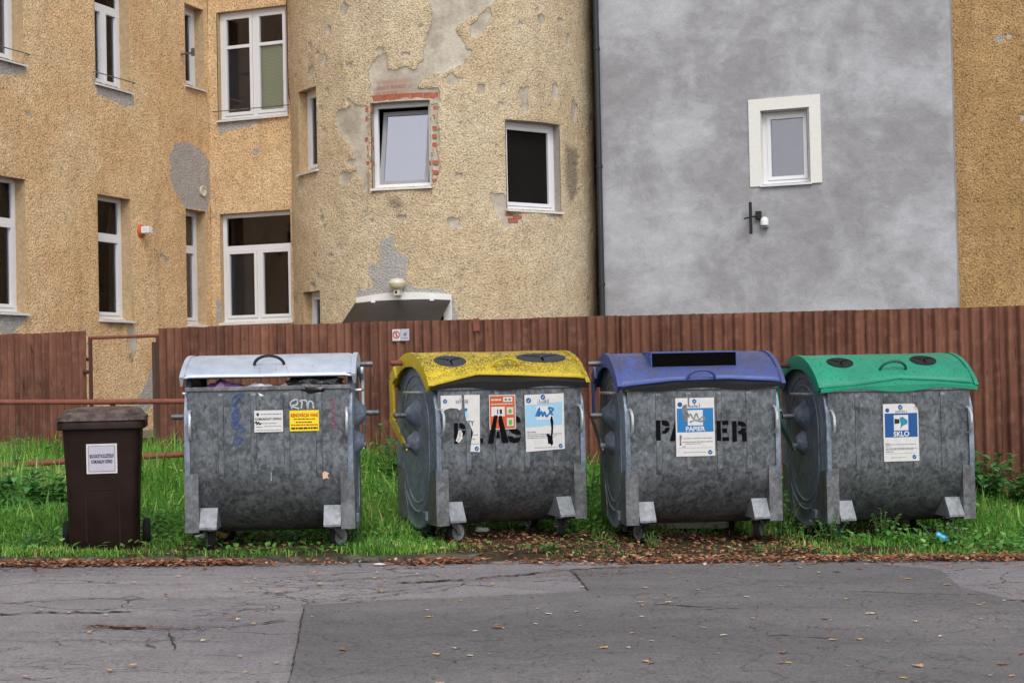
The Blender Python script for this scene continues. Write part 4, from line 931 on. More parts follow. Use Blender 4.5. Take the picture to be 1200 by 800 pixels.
def scribble(name, pts, y, mat, parent, r_=.004):
    P = []; n = len(pts)
    for i in range(n - 1):
        p0, p1, p2, p3 = pts[max(i - 1, 0)], pts[i], pts[i + 1], pts[min(i + 2, n - 1)]
        for t in np.linspace(0, 1, 6, endpoint=False):
            q = [.5 * ((2 * p1[c]) + (-p0[c] + p2[c]) * t + (2 * p0[c] - 5 * p1[c] + 4 * p2[c] - p3[c]) * t * t + (-p0[c] + 3 * p1[c] - 3 * p2[c] + p3[c]) * t ** 3) for c in (0, 1)]; P.append(q)
    P.append(pts[-1]); m = MB()
    for i, q in enumerate(P):
        a, b = P[max(i - 1, 0)], P[min(i + 1, len(P) - 1)]; d = Vector((b[0] - a[0], b[1] - a[1])); d = d.normalized() if d.length > 1e-6 else Vector((1, 0)); w = r_ * (.7 + .5 * random.random())
        m.v += [(q[0] - d.y * w, y, q[1] + d.x * w), (q[0] + d.y * w, y, q[1] - d.x * w)]
    m.f += [(2 * i, 2 * i + 1, 2 * i + 3, 2 * i + 2) for i in range(len(P) - 1)]
    return m.build(name, M[mat], parent)

# ================================================================== CONTAINERS
HW, HD, ZC, RIM = .58, .49, .60, 1.15
FY = -HD - .0065           # plane of paint on the front
FP = -HD - .0085           # plane of posters on the front
def stadium(r_, c0=ZC, c1=.87, n=14):
    return [(r_ * math.cos(a), c1 + r_ * math.sin(a)) for a in np.linspace(0, math.pi, n)] + [(r_ * math.cos(a), c0 + r_ * math.sin(a)) for a in np.linspace(math.pi, 2 * math.pi, n)]
def container(label, cx, cy, phi, g, lid_mat, seed, bow, open_=0., band=.04, lip=None, holes=None, arm_mat=None, pin_mat='steel', sag_=.25, lift=.02, hang=.70, over=.045, yaws=(20, -30, 15, -15)):
    rr = random.Random(seed)
    C = thing('waste_container', label, 'waste container', (cx, cy, g), phi, 'four wheeled steel waste containers in a row')
    # body shell
    prof = [(-HD, z) for z in np.linspace(RIM, ZC, 9)] + [(-HD * math.cos(a), ZC - HD * math.sin(a)) for a in np.linspace(0, math.pi, 23)[1:-1]] + [(HD, z) for z in np.linspace(ZC, RIM, 9)]
    m = MB(); nx = 31; n = len(prof)
    for i in range(nx):
        x = -HW + .014 + (2 * HW - .028) * i / (nx - 1)
        for j, (y, z) in enumerate(prof):
            d = .007 * max(0., float(fbm(np.array(x * 4 + seed), np.array(j * .35), seed))) * (1 if 0 < i < nx - 1 else 0)
            r_ = math.hypot(y, z - ZC) or 1; m.v.append((x, y * (1 - d / HD), z + (d if z < ZC - .3 else 0)))
    m.f += [(i * n + j, i * n + j + 1, (i + 1) * n + j + 1, (i + 1) * n + j) for i in range(nx - 1) for j in range(n - 1)]
    body = m.build('body', M['galv'], C, smooth=True)
    # rolled rim
    for y in (-HD, HD): MB().bbox(-HW, HW, y - .013, y + .013, RIM - .018, RIM + .014, .006).build('rim', M['steel'], body)
    # pressed ribs
    for y in (-1, 1):
        for x in (-.333, -.105, .125, .351):
            a, b = y * (HD - .008), y * (HD + .0055); m = MB()
            P = []
            for z, s in ((.52, .4), (.55, 1), (RIM - .05, 1), (RIM - .025, .4)):
                P += [(x - .026, a, z), (x - .018, a + (b - a) * s, z), (x + .018, a + (b - a) * s, z), (x + .026, a, z)]
            m.add(P, [(4 * q + i, 4 * q + i + 1, 4 * q + 5 + i, 4 * q + 4 + i) for q in range(3) for i in range(3)]); m.build('rib', M['galv'], body)
    # end plates with pressed rings
    for sx in (-1, 1):
        rings = [(.505, -.03), (.512, -.01), (.512, .006), (.500, .010), (.485, .004), (.40, .003), (.392, .008), (.378, .008), (.370, .0), (.325, .0), (.319, .006), (.308, .006), (.302, .0)]
        m = MB(); k_ = None
        for r_, dx in rings:
            p = stadium(r_); k_ = len(p); m.v += [(sx * (HW + dx), y, z) for y, z in p]
        m.f += [(q * k_ + i, q * k_ + (i + 1) % k_, (q + 1) * k_ + (i + 1) % k_, (q + 1) * k_ + i) for q in range(len(rings) - 1) for i in range(k_)] + [tuple(range((len(rings) - 1) * k_, len(rings) * k_))]
        e = m.build('end_plate', M['galv_sky_tint'], C, smooth=35)
        MB().lathe([(.125, .0), (.10, .02), (.06, .065), (.035, .085)], (sx * HW * 0, 0, 0), 'x', 20).rot(Matrix.Translation((sx * (HW + .0), 0, .95)) @ Matrix.Diagonal((sx, 1, 1, 1))).build('hub_cone', M['galv_sky_tint'], e, smooth=50)
        MB().lathe([(.10, .0), (.08, .02), (.05, .055), (.03, .065)], (0, 0, 0), 'x', 20).rot(Matrix.Translation((sx * (HW + .0), .03, .74)) @ Matrix.Diagonal((sx, 1, 1, 1))).build('pivot_cone', M['galv_sky_tint'], e, smooth=50)
        MB().cyl((sx * (HW + .06), 0, .95), (sx * (HW + .175), 0, .95), .021, n=14).build('trunnion_pin', M['steel'], e, smooth=40)
        MB().tube([(sx * (HW + .0), -.20, 1.12), (sx * (HW + .055), -.20, 1.12), (sx * (HW + .06), -.19, 1.12), (sx * (HW + .06), .12, 1.12), (sx * (HW + .055), .13, 1.12), (sx * HW, .13, 1.12)], .011, 8).build('end_grip', M['chrome'], e, smooth=40)
        MB().bbox(min(sx * HW, sx * (HW + .03)), max(sx * HW, sx * (HW + .03)), -.28, -.2, .17, .24, .006).build('drain_lug', M['galv_sky_tint'], e)
    # corner stiffeners, wheel housings, grips, casters
    for sx in (-1, 1):
        for sy in (-1, 1):
            x0, x1 = sorted((sx * .495, sx * .592)); y0, y1 = sorted((sy * .40, sy * (HD + .008)))
            MB().prism([(sy * .36, .53), (sy * (HD + .007), .56), (sy * (HD + .007), .15), (sy * .25, .15), (sy * .25, .25)], 'x', x0, x1).build('corner_plate', M['steel'], C)
            x0, x1 = sorted((sx * .372, sx * .492)); s = sy
            MB().prism([(s * .40, .315), (s * .43, .315), (s * .515, .185), (s * .515, .170), (s * .2, .170), (s * .2, .2)], 'x', x0, x1).build('wheel_housing', M['galv_light'], C)
            yaw = R(yaws[(1 if sx > 0 else 0) + (2 if sy > 0 else 0)]) + (math.pi if sy > 0 else 0); px, py = sx * .435, sy * .36
            T = Matrix.Translation((px, py, 0)) @ Matrix.Rotation(yaw, 4, 'Z')
            m = MB(); m.cyl((0, 0, .172), (0, 0, .150), .048, n=16)
            for q in (-.036, .036):
                m.prism([(-.042, .158), (.03, .158), (.05, .09), (.062, .075), (.05, .062), (.034, .07), (.015, .1), (-.03, .135)], 'x', q - .003, q + .003)
            m.cyl((-.045, .045, .083), (.045, .045, .083), .010, n=10); m.rot(T)
            ca = m.build('caster', M['steel'], C)
            w = MB(); w.lathe([(.058, -.019), (.076, -.024), (.083, -.016), (.0845, 0), (.083, .016), (.076, .024), (.058, .019)], (0, .045, .0845), 'x', 26); w.rot(T); w.build('tyre', M['tyre'], ca, smooth=45)
            w = MB(); w.lathe([(.015, -.022), (.05, -.020), (.06, -.024), (.06, .024), (.05, .020), (.015, .022)], (0, .045, .0845), 'x', 22); w.rot(T); w.build('rim', M['galv_light'], ca, smooth=45)
        m = MB(); x = sx * .545; m.tube([(x, -HD + .005, .80), (x, -HD - .035, .81), (x + .004, -HD - .062, .85), (x + .004, -HD - .066, .90), (x + .004, -HD - .062, .95), (x, -HD - .035, .99), (x, -HD + .005, 1.0)], .011, 8); m.build('grip', M['chrome'], C, smooth=40)
    # ---- lid
    RL_ = (.51 ** 2 + sag_ ** 2) / (2 * sag_); zc = RIM + lift + sag_ - RL_; A0 = math.asin(.51 / RL_); xl = HW + over
    NX, NA = 41, 25; m = MB(); edge_pts = []
    bowf = lambda x: float(np.interp(x, [b_[0] for b_ in bow], [b_[1] for b_ in bow]))
    piv = (.48, RIM)                                  # lid opens about its rear edge
    def open_rot(y, z):
        a = open_; dy, dz = y - piv[0], z - piv[1]; return piv[0] + dy * math.cos(a) + dz * math.sin(a), piv[1] - dy * math.sin(a) + dz * math.cos(a)
    def lid_pt(x, a, r_): return open_rot(r_ * math.sin(a), zc + r_ * math.cos(a))
    for i in range(NX):
        x = -xl + 2 * xl * i / (NX - 1); sag = bowf(x)
        a_front = -A0 + sag / (RL_ * .62)
        for j in range(NA):
            a = a_front + (A0 - a_front) * j / (NA - 1); r_ = RL_ - .006 * (1 if abs(i - (NX - 1) / 2) > NX * .46 else 0) + .004 * float(fbm(np.array(x * 3), np.array(a * 3), seed))
            if j in (2, 3): r_ += .006
            y, z = lid_pt(x, a, r_); m.v.append((x, y, z))
    m.f += [(i * NA + j, i * NA + j + 1, (i + 1) * NA + j + 1, (i + 1) * NA + j) for i in range(NX - 1) for j in range(NA - 1)]
    me = bpy.data.meshes.new('lid'); me.from_pydata(m.v, [], m.f); me.update(); fix_normals(me)
    lid = link_mesh('lid', me, M[lid_mat], C, smooth=True); sol = lid.modifiers.new('thickness', 'SOLIDIFY'); sol.thickness = .012; sol.offset = -1
    if not all(p.normal.z > -.3 for p in me.polygons[:3]):
        me.flip_normals()
    # arched end flanges
    for sx in (-1, 1):
        m = MB(); aa = np.linspace(-A0, A0, 25)
        for a in aa:
            wd = .105 - .03 * abs(a) / A0
            for r_, xx in ((RL_ + .004, xl - .02), (RL_ + .002, xl + .012), (RL_ - wd, xl + .012), (RL_ - wd, xl - .004)):
                y, z = lid_pt(0, a, r_); m.v.append((sx * xx, y, z))
        m.f += [(4 * i + q, 4 * i + (q + 1) % 4, 4 * i + 4 + (q + 1) % 4, 4 * i + 4 + q) for i in range(24) for q in range(4)] + [(0, 1, 2, 3), (96, 97, 98, 99)]
        fl = m.build('lid_flange', M[lid_mat], lid, smooth=40)
        y0, z0 = lid_pt(0, A0 * .62, RL_ - .05)
        m = MB(); a1, a2 = (.43, 1.22), (.40, .90); xa = sx * (xl + .022)
        for (p, q, w0, w1) in (((y0, z0), a1, .05, .045), (a1, a2, .042, .038)):
            d = Vector((q[0] - p[0], q[1] - p[1])).normalized(); nn = (-d.y, d.x)
            m.prism([(p[0] + nn[0] * w0, p[1] + nn[1] * w0), (p[0] - nn[0] * w0, p[1] - nn[1] * w0), (q[0] - nn[0] * w1, q[1] - nn[1] * w1), (q[0] + nn[0] * w1, q[1] + nn[1] * w1)], 'x', xa - .009 + .001 * w0, xa + .009 - .001 * w0)
        m.build('lid_arm', M[arm_mat or lid_mat], lid)
        m = MB(); p, q = Vector((.42, .93)), Vector((.02, .70)); d = (q - p).normalized(); nn = Vector((-d.y, d.x)); w0 = .034
        m.prism([tuple(p + nn * w0), tuple(p - nn * w0), tuple(q - nn * .026), tuple(q + d * .03), tuple(q + nn * .026)], 'x', xa - .007 + sx * .016, xa + .007 + sx * .016); m.build('swing_arm', M['green_dark' if lid_mat == 'lid_green' else (lid_mat if lid_mat == 'lid_yellow' else 'steel')], lid)
        MB().cyl((sx * (HW + .05), .02, .715), (sx * (xl + .055), .02, .715), .028, n=12).build('pivot_bolt', M['steel'], lid)
        y, z = lid_pt(0, .28, RL_ - .05); MB().cyl((sx * (xl + .0), y, z), (sx * (xl + .105), y, z), .021, n=12).build('lid_pin', M[pin_mat], lid, smooth=40)
    # front grip of the lid
    m = MB(); pts = []
    for t in np.linspace(0, math.pi, 13):
        x = -.0 + .105 * math.cos(t); h_ = .072 * math.sin(t); y, z = lid_pt(x, -A0 * hang, RL_ + .002); pts.append((x, y - h_ * .55, z + h_ * .9))
    m.tube(pts, .011, 8); hm = {'lid_yellow': 'lid_yellow', 'lid_blue': 'lid_blue', 'lid_green': 'green_dark'}.get(lid_mat, 'black_metal'); m.build('lid_handle', M[hm], lid, smooth=40)
    # rubber apron below the lid edge
    m = MB()
    for i in range(NX):
        x = -xl + 2 * xl * i / (NX - 1); a_front = -A0 + bowf(x) / (RL_ * .62) + .03; y, z = lid_pt(x, a_front, RL_ - .016)
        zb = RIM - .01 + (.012 * math.sin(x * 9 + seed)) if band else z
        for yy, zz in ((y, z), (min(y, -HD - .01) - .012, (z + zb) / 2 if band else z), (-HD - .02, zb), (-HD - .012, zb)): m.v.append((x, yy, zz))
    m.f += [(4 * i + q, 4 * i + q + 1, 4 * i + 5 + q, 4 * i + 4 + q) for i in range(NX - 1) for q in range(3)]
    if band: m.build('rubber_apron', M[lip or 'rubber'], lid, smooth=50)
    return C, lid, lid_pt, A0, RL_

# --- 1: silver lid, household waste, lid slightly open
C1, lid1, lp1, A0, RLd = container('steel waste container with plain silver lid ajar over full rubbish bags', -1.745, 11.48, .051, .067 + .003, 'lid_silver', 3, [(-1, 0), (1, 0)], open_=0., band=0, sag_=.158, lift=.085, hang=.72, over=.022, yaws=(14, -42, 40, -20))
m = MB()
for i in range(31):
    x = -.6 + 1.2 * i / 30; y, z = lp1(x, -A0 + .02, RLd - .014)
    for yy, zz in ((y - .004, z + .012), (y - .006, z - .012), (y + .01, z - .014)): m.v.append((x, yy, zz))
m.f += [(3 * i + q, 3 * i + q + 1, 3 * i + 4 + q, 3 * i + 3 + q) for i in range(30) for q in (0, 1)]; m.build('seal', M['rubber'], lid1)
MB().box(-.56, .56, -.44, .47, .9, 1.10).build('dark_rubbish_fill', M['hole'], C1)  # rubbish level as a near-black block, the gap's shade put into its colour
st = flat('sticker', rect(-.099, .101, .841, .993), FP, 'paper', C1)
text_part('KOMUNÁLNY ODPAD', .023, .0, .925, FP - .0012, 'ink_black', st, sx=.80, bold=.0006)
lines('print_lines', [(-.055, .09, .963, .006), (-.085, .06, .900, .005), (-.03, .09, .879, .004), (-.085, -.045, .874, .006), (-.085, .09, .853, .004)], FP - .001, 'ink_grey', st)
flat('crest', [(-.083, .975), (-.066, .975), (-.066, .96), (-.0745, .952), (-.083, .96)], FP - .0011, 'ink_black', st, .0005)
scribble('marker_scrawl', [(-.095, .905), (-.085, .915), (-.08, .895), (-.07, .912), (-.06, .895), (-.053, .905)], FP - .0018, 'ink_black', st, .004)
st = flat('sticker', rect(.147, .352, .843, .988), FP, 'ink_yellow', C1)
text_part('RENOVÁCIA VANÍ', .034, .2495, .942, FP - .0012, 'ink_red', st, sx=.68, bold=.0012)
lines('print_lines', [(.175, .325, .924, .006), (.19, .31, .901, .007)], FP - .001, 'ink_black', st); lines('web_line', [(.157, .345, .881, .009)], FP - .001, 'ink_red', st); lines('phone_line', [(.157, .345, .856, .013)], FP - .001, 'ink_black', st)
scribble('blue_scrawl', [(-.20, 1.09), (-.175, 1.108), (-.215, 1.11), (-.25, 1.07), (-.245, 1.03), (-.2, 1.08), (-.235, 1.04), (-.21, 1.005), (-.235, 1.0), (-.255, .96), (-.225, .92), (-.2, .955), (-.215, .99), (-.235, .99), (-.24, .91), (-.2, .90), (-.215, .87), (-.245, .88), (-.235, .9), (-.17, .87), (-.2, .84)], FY, 'spray_blue', C1, .0045)
scribble('blue_scrawl', [(-.19, .80), (-.21, .82), (-.245, .79), (-.23, .755), (-.2, .775), (-.2, .80), (-.225, .81)], FY, 'spray_blue', C1, .0045)
scribble('white_scrawl', [(.165, 1.0), (.155, 1.045), (.2, 1.065), (.2, 1.03), (.16, 1.02), (.215, 1.0)], FY, 'spray_white', C1, .0055); scribble('white_scrawl', [(.23, 1.0), (.235, 1.045), (.22, 1.055), (.265, 1.055), (.275, 1.0), (.285, 1.05), (.31, 1.04), (.315, 1.0)], FY, 'spray_white', C1, .0055)
scribble('red_scrawl', [(.43, 1.055), (.45, 1.06), (.455, 1.0), (.43, .99), (.46, .955), (.44, .92), (.47, .9), (.45, .87), (.49, .86)], FY, 'spray_red', C1, .004)
scribble('white_drip', [(.012, .52), (.012, .56), (.011, .50)], FY, 'spray_white', C1, .003)
flat('tape_scrap', [(.37, .545), (.385, .56), (.402, .55), (.415, .545), (.405, .525), (.415, .505), (.395, .51), (.372, .5)], FY, 'pink_tape', C1)

# --- 2: yellow lid, plastics
C2, lid2, lp2, _, _ = container('steel waste container with yellow lid and torn posters, stencilled PLAS', -.192, 12.056, .357, .035 + .003, 'lid_yellow', 5, [(-.62, .0), (-.5, .02), (-.24, .066), (.1, .055), (.62, .03)], pin_mat='rust_pipe', yaws=(-64, -18, 30, 10))
def flap(lid, lpf, x, a, rx, ra, mat='rubber_grey'):
    m = MB(); n = 24
    for s, h_ in ((1.0, .0), (1.0, .006), (.9, .010), (.84, .006), (.4, .006)):
        for i in range(n):
            t = 2 * math.pi * i / n; y, z = lpf(x, a + ra * s * math.sin(t), .645 + h_); m.v.append((x + rx * s * math.cos(t), y, z))
    m.f += [(q * n + i, q * n + (i + 1) % n, (q + 1) * n + (i + 1) % n, (q + 1) * n + i) for q in range(4) for i in range(n)] + [tuple(range(4 * n, 5 * n))]
    o = m.build('rubber_flap', M[mat], lid, smooth=40)
    m = MB()
    for i in range(3):
        t = 2 * math.pi * i / 3 + .5; p = []
        for (u, v) in ((.08, .06), (.08, -.06), (.8, -.03), (.8, .03)):
            c_, s_ = math.cos(t), math.sin(t); uu, vv = u * c_ - v * s_, u * s_ + v * c_; y, z = lpf(x, a + ra * vv, .645 + .0085); p.append((x + rx * uu, y, z))
        m.add(p, [(0, 1, 2, 3)])
    m.build('flap_slit', M['hole'], o)
flap(lid2, lp2, -.40, -.47, .125, .14); flap(lid2, lp2, .34, -.42, .20, .13)
po = flat('poster', [(-.545, 1.098), (-.385, 1.097), (-.385, 1.0), (-.40, .985), (-.42, 1.0), (-.47, 1.005), (-.51, .995), (-.545, .965)], FP, 'paper', C2); badge(-.512, 1.055, .016, FP - .0012, po); tick(-.512, 1.055, .016, FP - .0018, po)
blur_word(-.43, -.39, 1.035, .05, FP - .0012, 'ink_grey', po)
po = flat('poster', [(-.365, 1.098), (-.243, 1.097), (-.25, .678), (-.325, .682), (-.315, .76), (-.30, .82), (-.32, .87), (-.355, .92), (-.36, .95)], FP, 'paper', C2)
blur_word(-.36, -.335, 1.035, .05, FP - .0012, 'ink_grey', po); flat('blue_print', ell(-.352, .99, .012), FP - .0012, 'ink_blue', po, .0004); flat('pale_print', [(-.362, .985), (-.345, .985), (-.335, .93), (-.355, .922), (-.36, .95)], FP - .0008, 'ink_sky', po, .0003)
text_part('TY', .05, -.318, .873, FP - .0012, 'ink_black', po, sx=.8, bold=.001); lines('print_lines', [(-.30, -.26, .800, .007), (-.31, -.28, .77, .006), (-.315, -.255, .735, .004)], FP - .001, 'ink_grey', po); badge(-.275, .703, .0165, FP - .0012, po); tick(-.275, .703, .0165, FP - .0018, po)
po = flat('poster', rect(-.172, .036, .838, 1.092), FP, 'ink_orange', C2); flat('border', rect(-.172, .036, 1.084, 1.092), FP - .0008, 'paper_warm', po, .0003)
for r_ in (rect(-.172, -.166, .838, 1.084), rect(.029, .036, .838, 1.084), rect(-.166, .029, .838, .844)): flat('border', r_, FP - .0008, 'paper_warm', po, .0003)
flat('panel', rect(-.155, -.05, .935, 1.005), FP - .001, 'paper', po, .0004); flat('panel', rect(-.035, .018, .945, 1.0), FP - .001, 'paper_warm', po, .0004); flat('panel', rect(-.035, .018, .86, .922), FP - .001, 'paper_warm', po, .0004); flat('panel', rect(-.06, .012, 1.04, 1.075), FP - .001, 'paper', po, .0004)
lines('print_lines', [(-.155, -.07, 1.05, .012), (-.155, .012, 1.02, .008)], FP - .0012, 'paper_warm', po); flat('hand_symbol', [(-.018, .868), (.002, .868), (.006, .895), (.0, .915), (-.006, .9), (-.014, .912), (-.02, .89)], FP - .0016, 'ink_green', po, .0003); flat('leaf_symbol', ell(-.008, .97, .014, .017, 10), FP - .0016, 'ink_green', po, .0003)
flat('bin_symbol', rect(-.11, -.102, .95, .985), FP - .0016, 'ink_black', po, .0003); flat('bin_symbol', rect(-.09, -.072, .952, .985), FP - .0016, 'ink_black', po, .0003); flat('bin_symbol', ell(-.04, 1.057, .012, .01, 10), FP - .0016, 'ink_grey', po, .0003); flat('bin_symbol', ell(-.01, 1.057, .012, .01, 10), FP - .0016, 'ink_grey', po, .0003)
po = flat('poster', [(.108, 1.087), (.423, 1.093), (.424, .677), (.113, .664)], FP, 'paper', C2)
flat('sky_panel', [(.112, 1.01), (.41, 1.03), (.405, .86), (.113, .845)], FP - .0008, 'ink_sky', po, .0003); badge(.14, 1.045, .02, FP - .0012, po); badge(.255, 1.068, .019, FP - .0012, po); tick(.255, 1.068, .019, FP - .0018, po); tick(.14, 1.045, .02, FP - .0018, po)
blur_word(.21, .30, 1.018, .034, FP - .0012, 'ink_grey', po); flat('white_panel', rect(.2, .335, .90, 1.0), FP - .0011, 'paper', po, .0003)
scribble('blue_print', [(.195, .925), (.225, .985), (.215, .925), (.24, .96), (.25, .925), (.265, .955), (.28, .925), (.31, .95), (.335, .975), (.3, .985), (.33, .93)], FP - .0022, 'ink_blue', po, .008)
lines('print_lines', [(.125, .2, .805, .007), (.125, .40, .79, .005), (.125, .36, .777, .005), (.125, .34, .763, .005), (.18, .36, .69, .004)], FP - .001, 'ink_grey', po); badge(.39, .70, .0165, FP - .0012, po); tick(.39, .70, .0165, FP - .0018, po)
flat('burn_mark', [(.31, .90), (.318, .925), (.328, .92), (.335, .88), (.33, .80), (.325, .78), (.33, .72), (.315, .70), (.312, .715), (.29, .72), (.285, .77), (.275, .785), (.29, .795), (.312, .78), (.318, .83)], FP - .0018, 'black_paint', po, .0004)
st = stencil('P', -.445, .745, .105, .15, FY, C2)
stencil('L', -.315, .742, .115, .15, FY, C2); stencil('A', -.188, .738, .165, .205, FY - .003, C2); stencil('S', -.03, .733, .125, .205, FY, C2)
scribble('white_drip', [(-.425, .76), (-.41, .8), (-.40, .835), (-.395, .79), (-.42, .755)], FY - .001, 'paper', C2, .012)

# --- 3: blue lid, paper
C3, lid3, lp3, _, _ = container('steel waste container with rust speckled blue slotted lid, marked PAPIER', 1.333, 12.067, .132, .003, 'lid_blue', 8, [(-.62, .0), (-.2, .03), (.2, .035), (.62, .012)], arm_mat='lid_blue', pin_mat='steel', hang=.9)
m = MB(); aT, aB = -.24, -.60
hood = []
for x in (-.335, .285): 
    yt, zt = lp3(x, aT + .1, .645); yb, zb = lp3(x, aB, .645); hood.append((x, yt, zt, yb, zb))
(x0, yt, zt, yb, zb), (x1, *_r) = hood
th_ = .008
m.prism([(yt + .05, zt - .012), (yt - .0, zt + .012), (yb - .012, zt + .006), (yb - .012, zt - .004), (yt, zt + .0), (yt + .05, zt - .02)], 'x', x0 - .02, x1 + .02)
for x in (x0 - .02, x1 + .012): m.prism([(yt + .03, zt - .004), (yb - .01, zt - .0), (yb - .012, zb - .002), (yb + .02, zb)], 'x', x, x + .008)
slot = m.build('slot_hood', M['lid_blue'], lid3)
m = MB(); m.add([(x0 - .01, yb - .006, zb + .004), (x1 + .01, yb - .006, zb + .004), (x1 + .01, yb - .006, zt - .003), (x0 - .01, yb - .006, zt - .003)], [(0, 1, 2, 3)]); m.build('slot_opening', M['hole'], slot)
po = flat('poster', rect(-.206, .088, .645, 1.075), FP, 'paper', C3)
flat('blue_panel', rect(-.196, .079, .823, .999), FP - .0008, 'ink_blue', po, .0003); flat('white_panel', rect(-.115, .0, .872, .985), FP - .0012, 'paper', po, .0003)
text_part('PAPIER', .047, -.06, .831, FP - .0014, 'paper', po, sx=1.02, bold=.0012); badge(-.062, 1.05, .0165, FP - .0012, po); tick(-.062, 1.05, .0165, FP - .0018, po); badge(-.172, 1.028, .018, FP - .0012, po); badge(.05, .672, .0165, FP - .0012, po); tick(.05, .672, .0165, FP - .0018, po)
blur_word(-.10, -.015, 1.003, .03, FP - .0012, 'ink_grey', po)
scribble('paper_symbol', [(-.11, .93), (-.095, .955), (-.07, .92), (-.05, .96), (-.03, .915), (.0, .935), (.012, .915), (-.02, .9), (-.06, .91), (-.1, .895)], FP - .002, 'ink_grey', po, .006)
flat('torn_patch', [(-.16, .985), (-.15, 1.02), (-.12, 1.03), (-.118, .985), (-.105, .95), (-.12, .92), (-.115, .9), (-.155, .9), (-.15, .94)], FP - .0024, 'steel', po, .0004)
flat('torn_patch', rect(-.112, -.1, 1.01, 1.075), FP - .0024, 'steel', po, .0004); flat('torn_patch', [(-.18, .80), (-.168, .805), (-.162, .79), (-.17, .76), (-.165, .73), (-.18, .725), (-.178, .76)], FP - .0024, 'steel', po, .0004)
lines('print_lines', [(-.15, .07, .775, .005), (-.16, .07, .748, .006), (-.14, -.02, .735, .005), (-.16, -.13, .715, .006), (-.19, .07, .706, .002), (-.15, .02, .672, .004)], FP - .001, 'ink_grey', po)
stencil('P', -.355, .767, .125, .15, FY, C3); stencil('A', -.252, .762, .14, .15, FY, C3); stencil('E', .103, .752, .118, .15, FY, C3); stencil('R', .222, .745, .122, .152, FY, C3)

# --- 4: green lid, glass
C4, lid4, lp4, _, _ = container('steel waste container with bright green lid and SKLO poster', 2.844, 12.342, .16, -.045 + .004, 'lid_green', 11, [(-.62, .0), (-.35, .012), (.02, .05), (.3, .035), (.62, .01)], lip='lid_green', arm_mat='lid_green', pin_mat='rust_dark')
flap(lid4, lp4, -.38, -.44, .105, .13, 'rubber'); flap(lid4, lp4, .30, -.42, .105, .13, 'rubber')
po = flat('poster', [(-.134, .603), (.147, .603), (.147, .985), (.13, 1.0), (.12, 1.03), (.1, 1.037), (-.134, 1.037)], FP, 'paper', C4)
flat('blue_panel', rect(-.122, .138, .785, .966), FP - .0008, 'ink_dblue', po, .0003); flat('white_panel', rect(-.05, .065, .836, .952), FP - .0012, 'paper', po, .0003)
flat('arrow_symbol', [(-.045, .925), (-.005, .92), (-.005, .89), (-.045, .885)], FP - .0016, 'ink_black', po, .0003); flat('arrow_symbol', [(-.005, .93), (.02, .94), (.06, .91), (.058, .885), (.02, .87), (.0, .848), (.005, .88)], FP - .0017, 'ink_teal', po, .0003)
text_part('SKLO', .052, .008, .792, FP - .0014, 'paper', po, sx=1.0, bold=.0016); badge(.005, 1.012, .018, FP - .0012, po); tick(.005, 1.012, .018, FP - .0018, po); badge(-.1, .99, .016, FP - .0012, po); badge(.108, .634, .0165, FP - .0012, po); tick(.108, .634, .0165, FP - .0018, po)
blur_word(-.035, .05, .97, .026, FP - .0012, 'ink_grey', po)
lines('print_lines', [(-.12, -.09, .735, .006), (-.12, .12, .728, .005), (-.12, -.08, .715, .005), (-.12, .13, .699, .005), (-.12, .1, .69, .005), (-.12, -.06, .674, .006), (-.12, .13, .662, .002), (-.08, .05, .63, .004)], FP - .001, 'ink_grey', po)
flat('curled_corner', [(.108, 1.018), (.135, 1.005), (.147, .985), (.128, .992)], FP - .004, 'paper_warm', po)

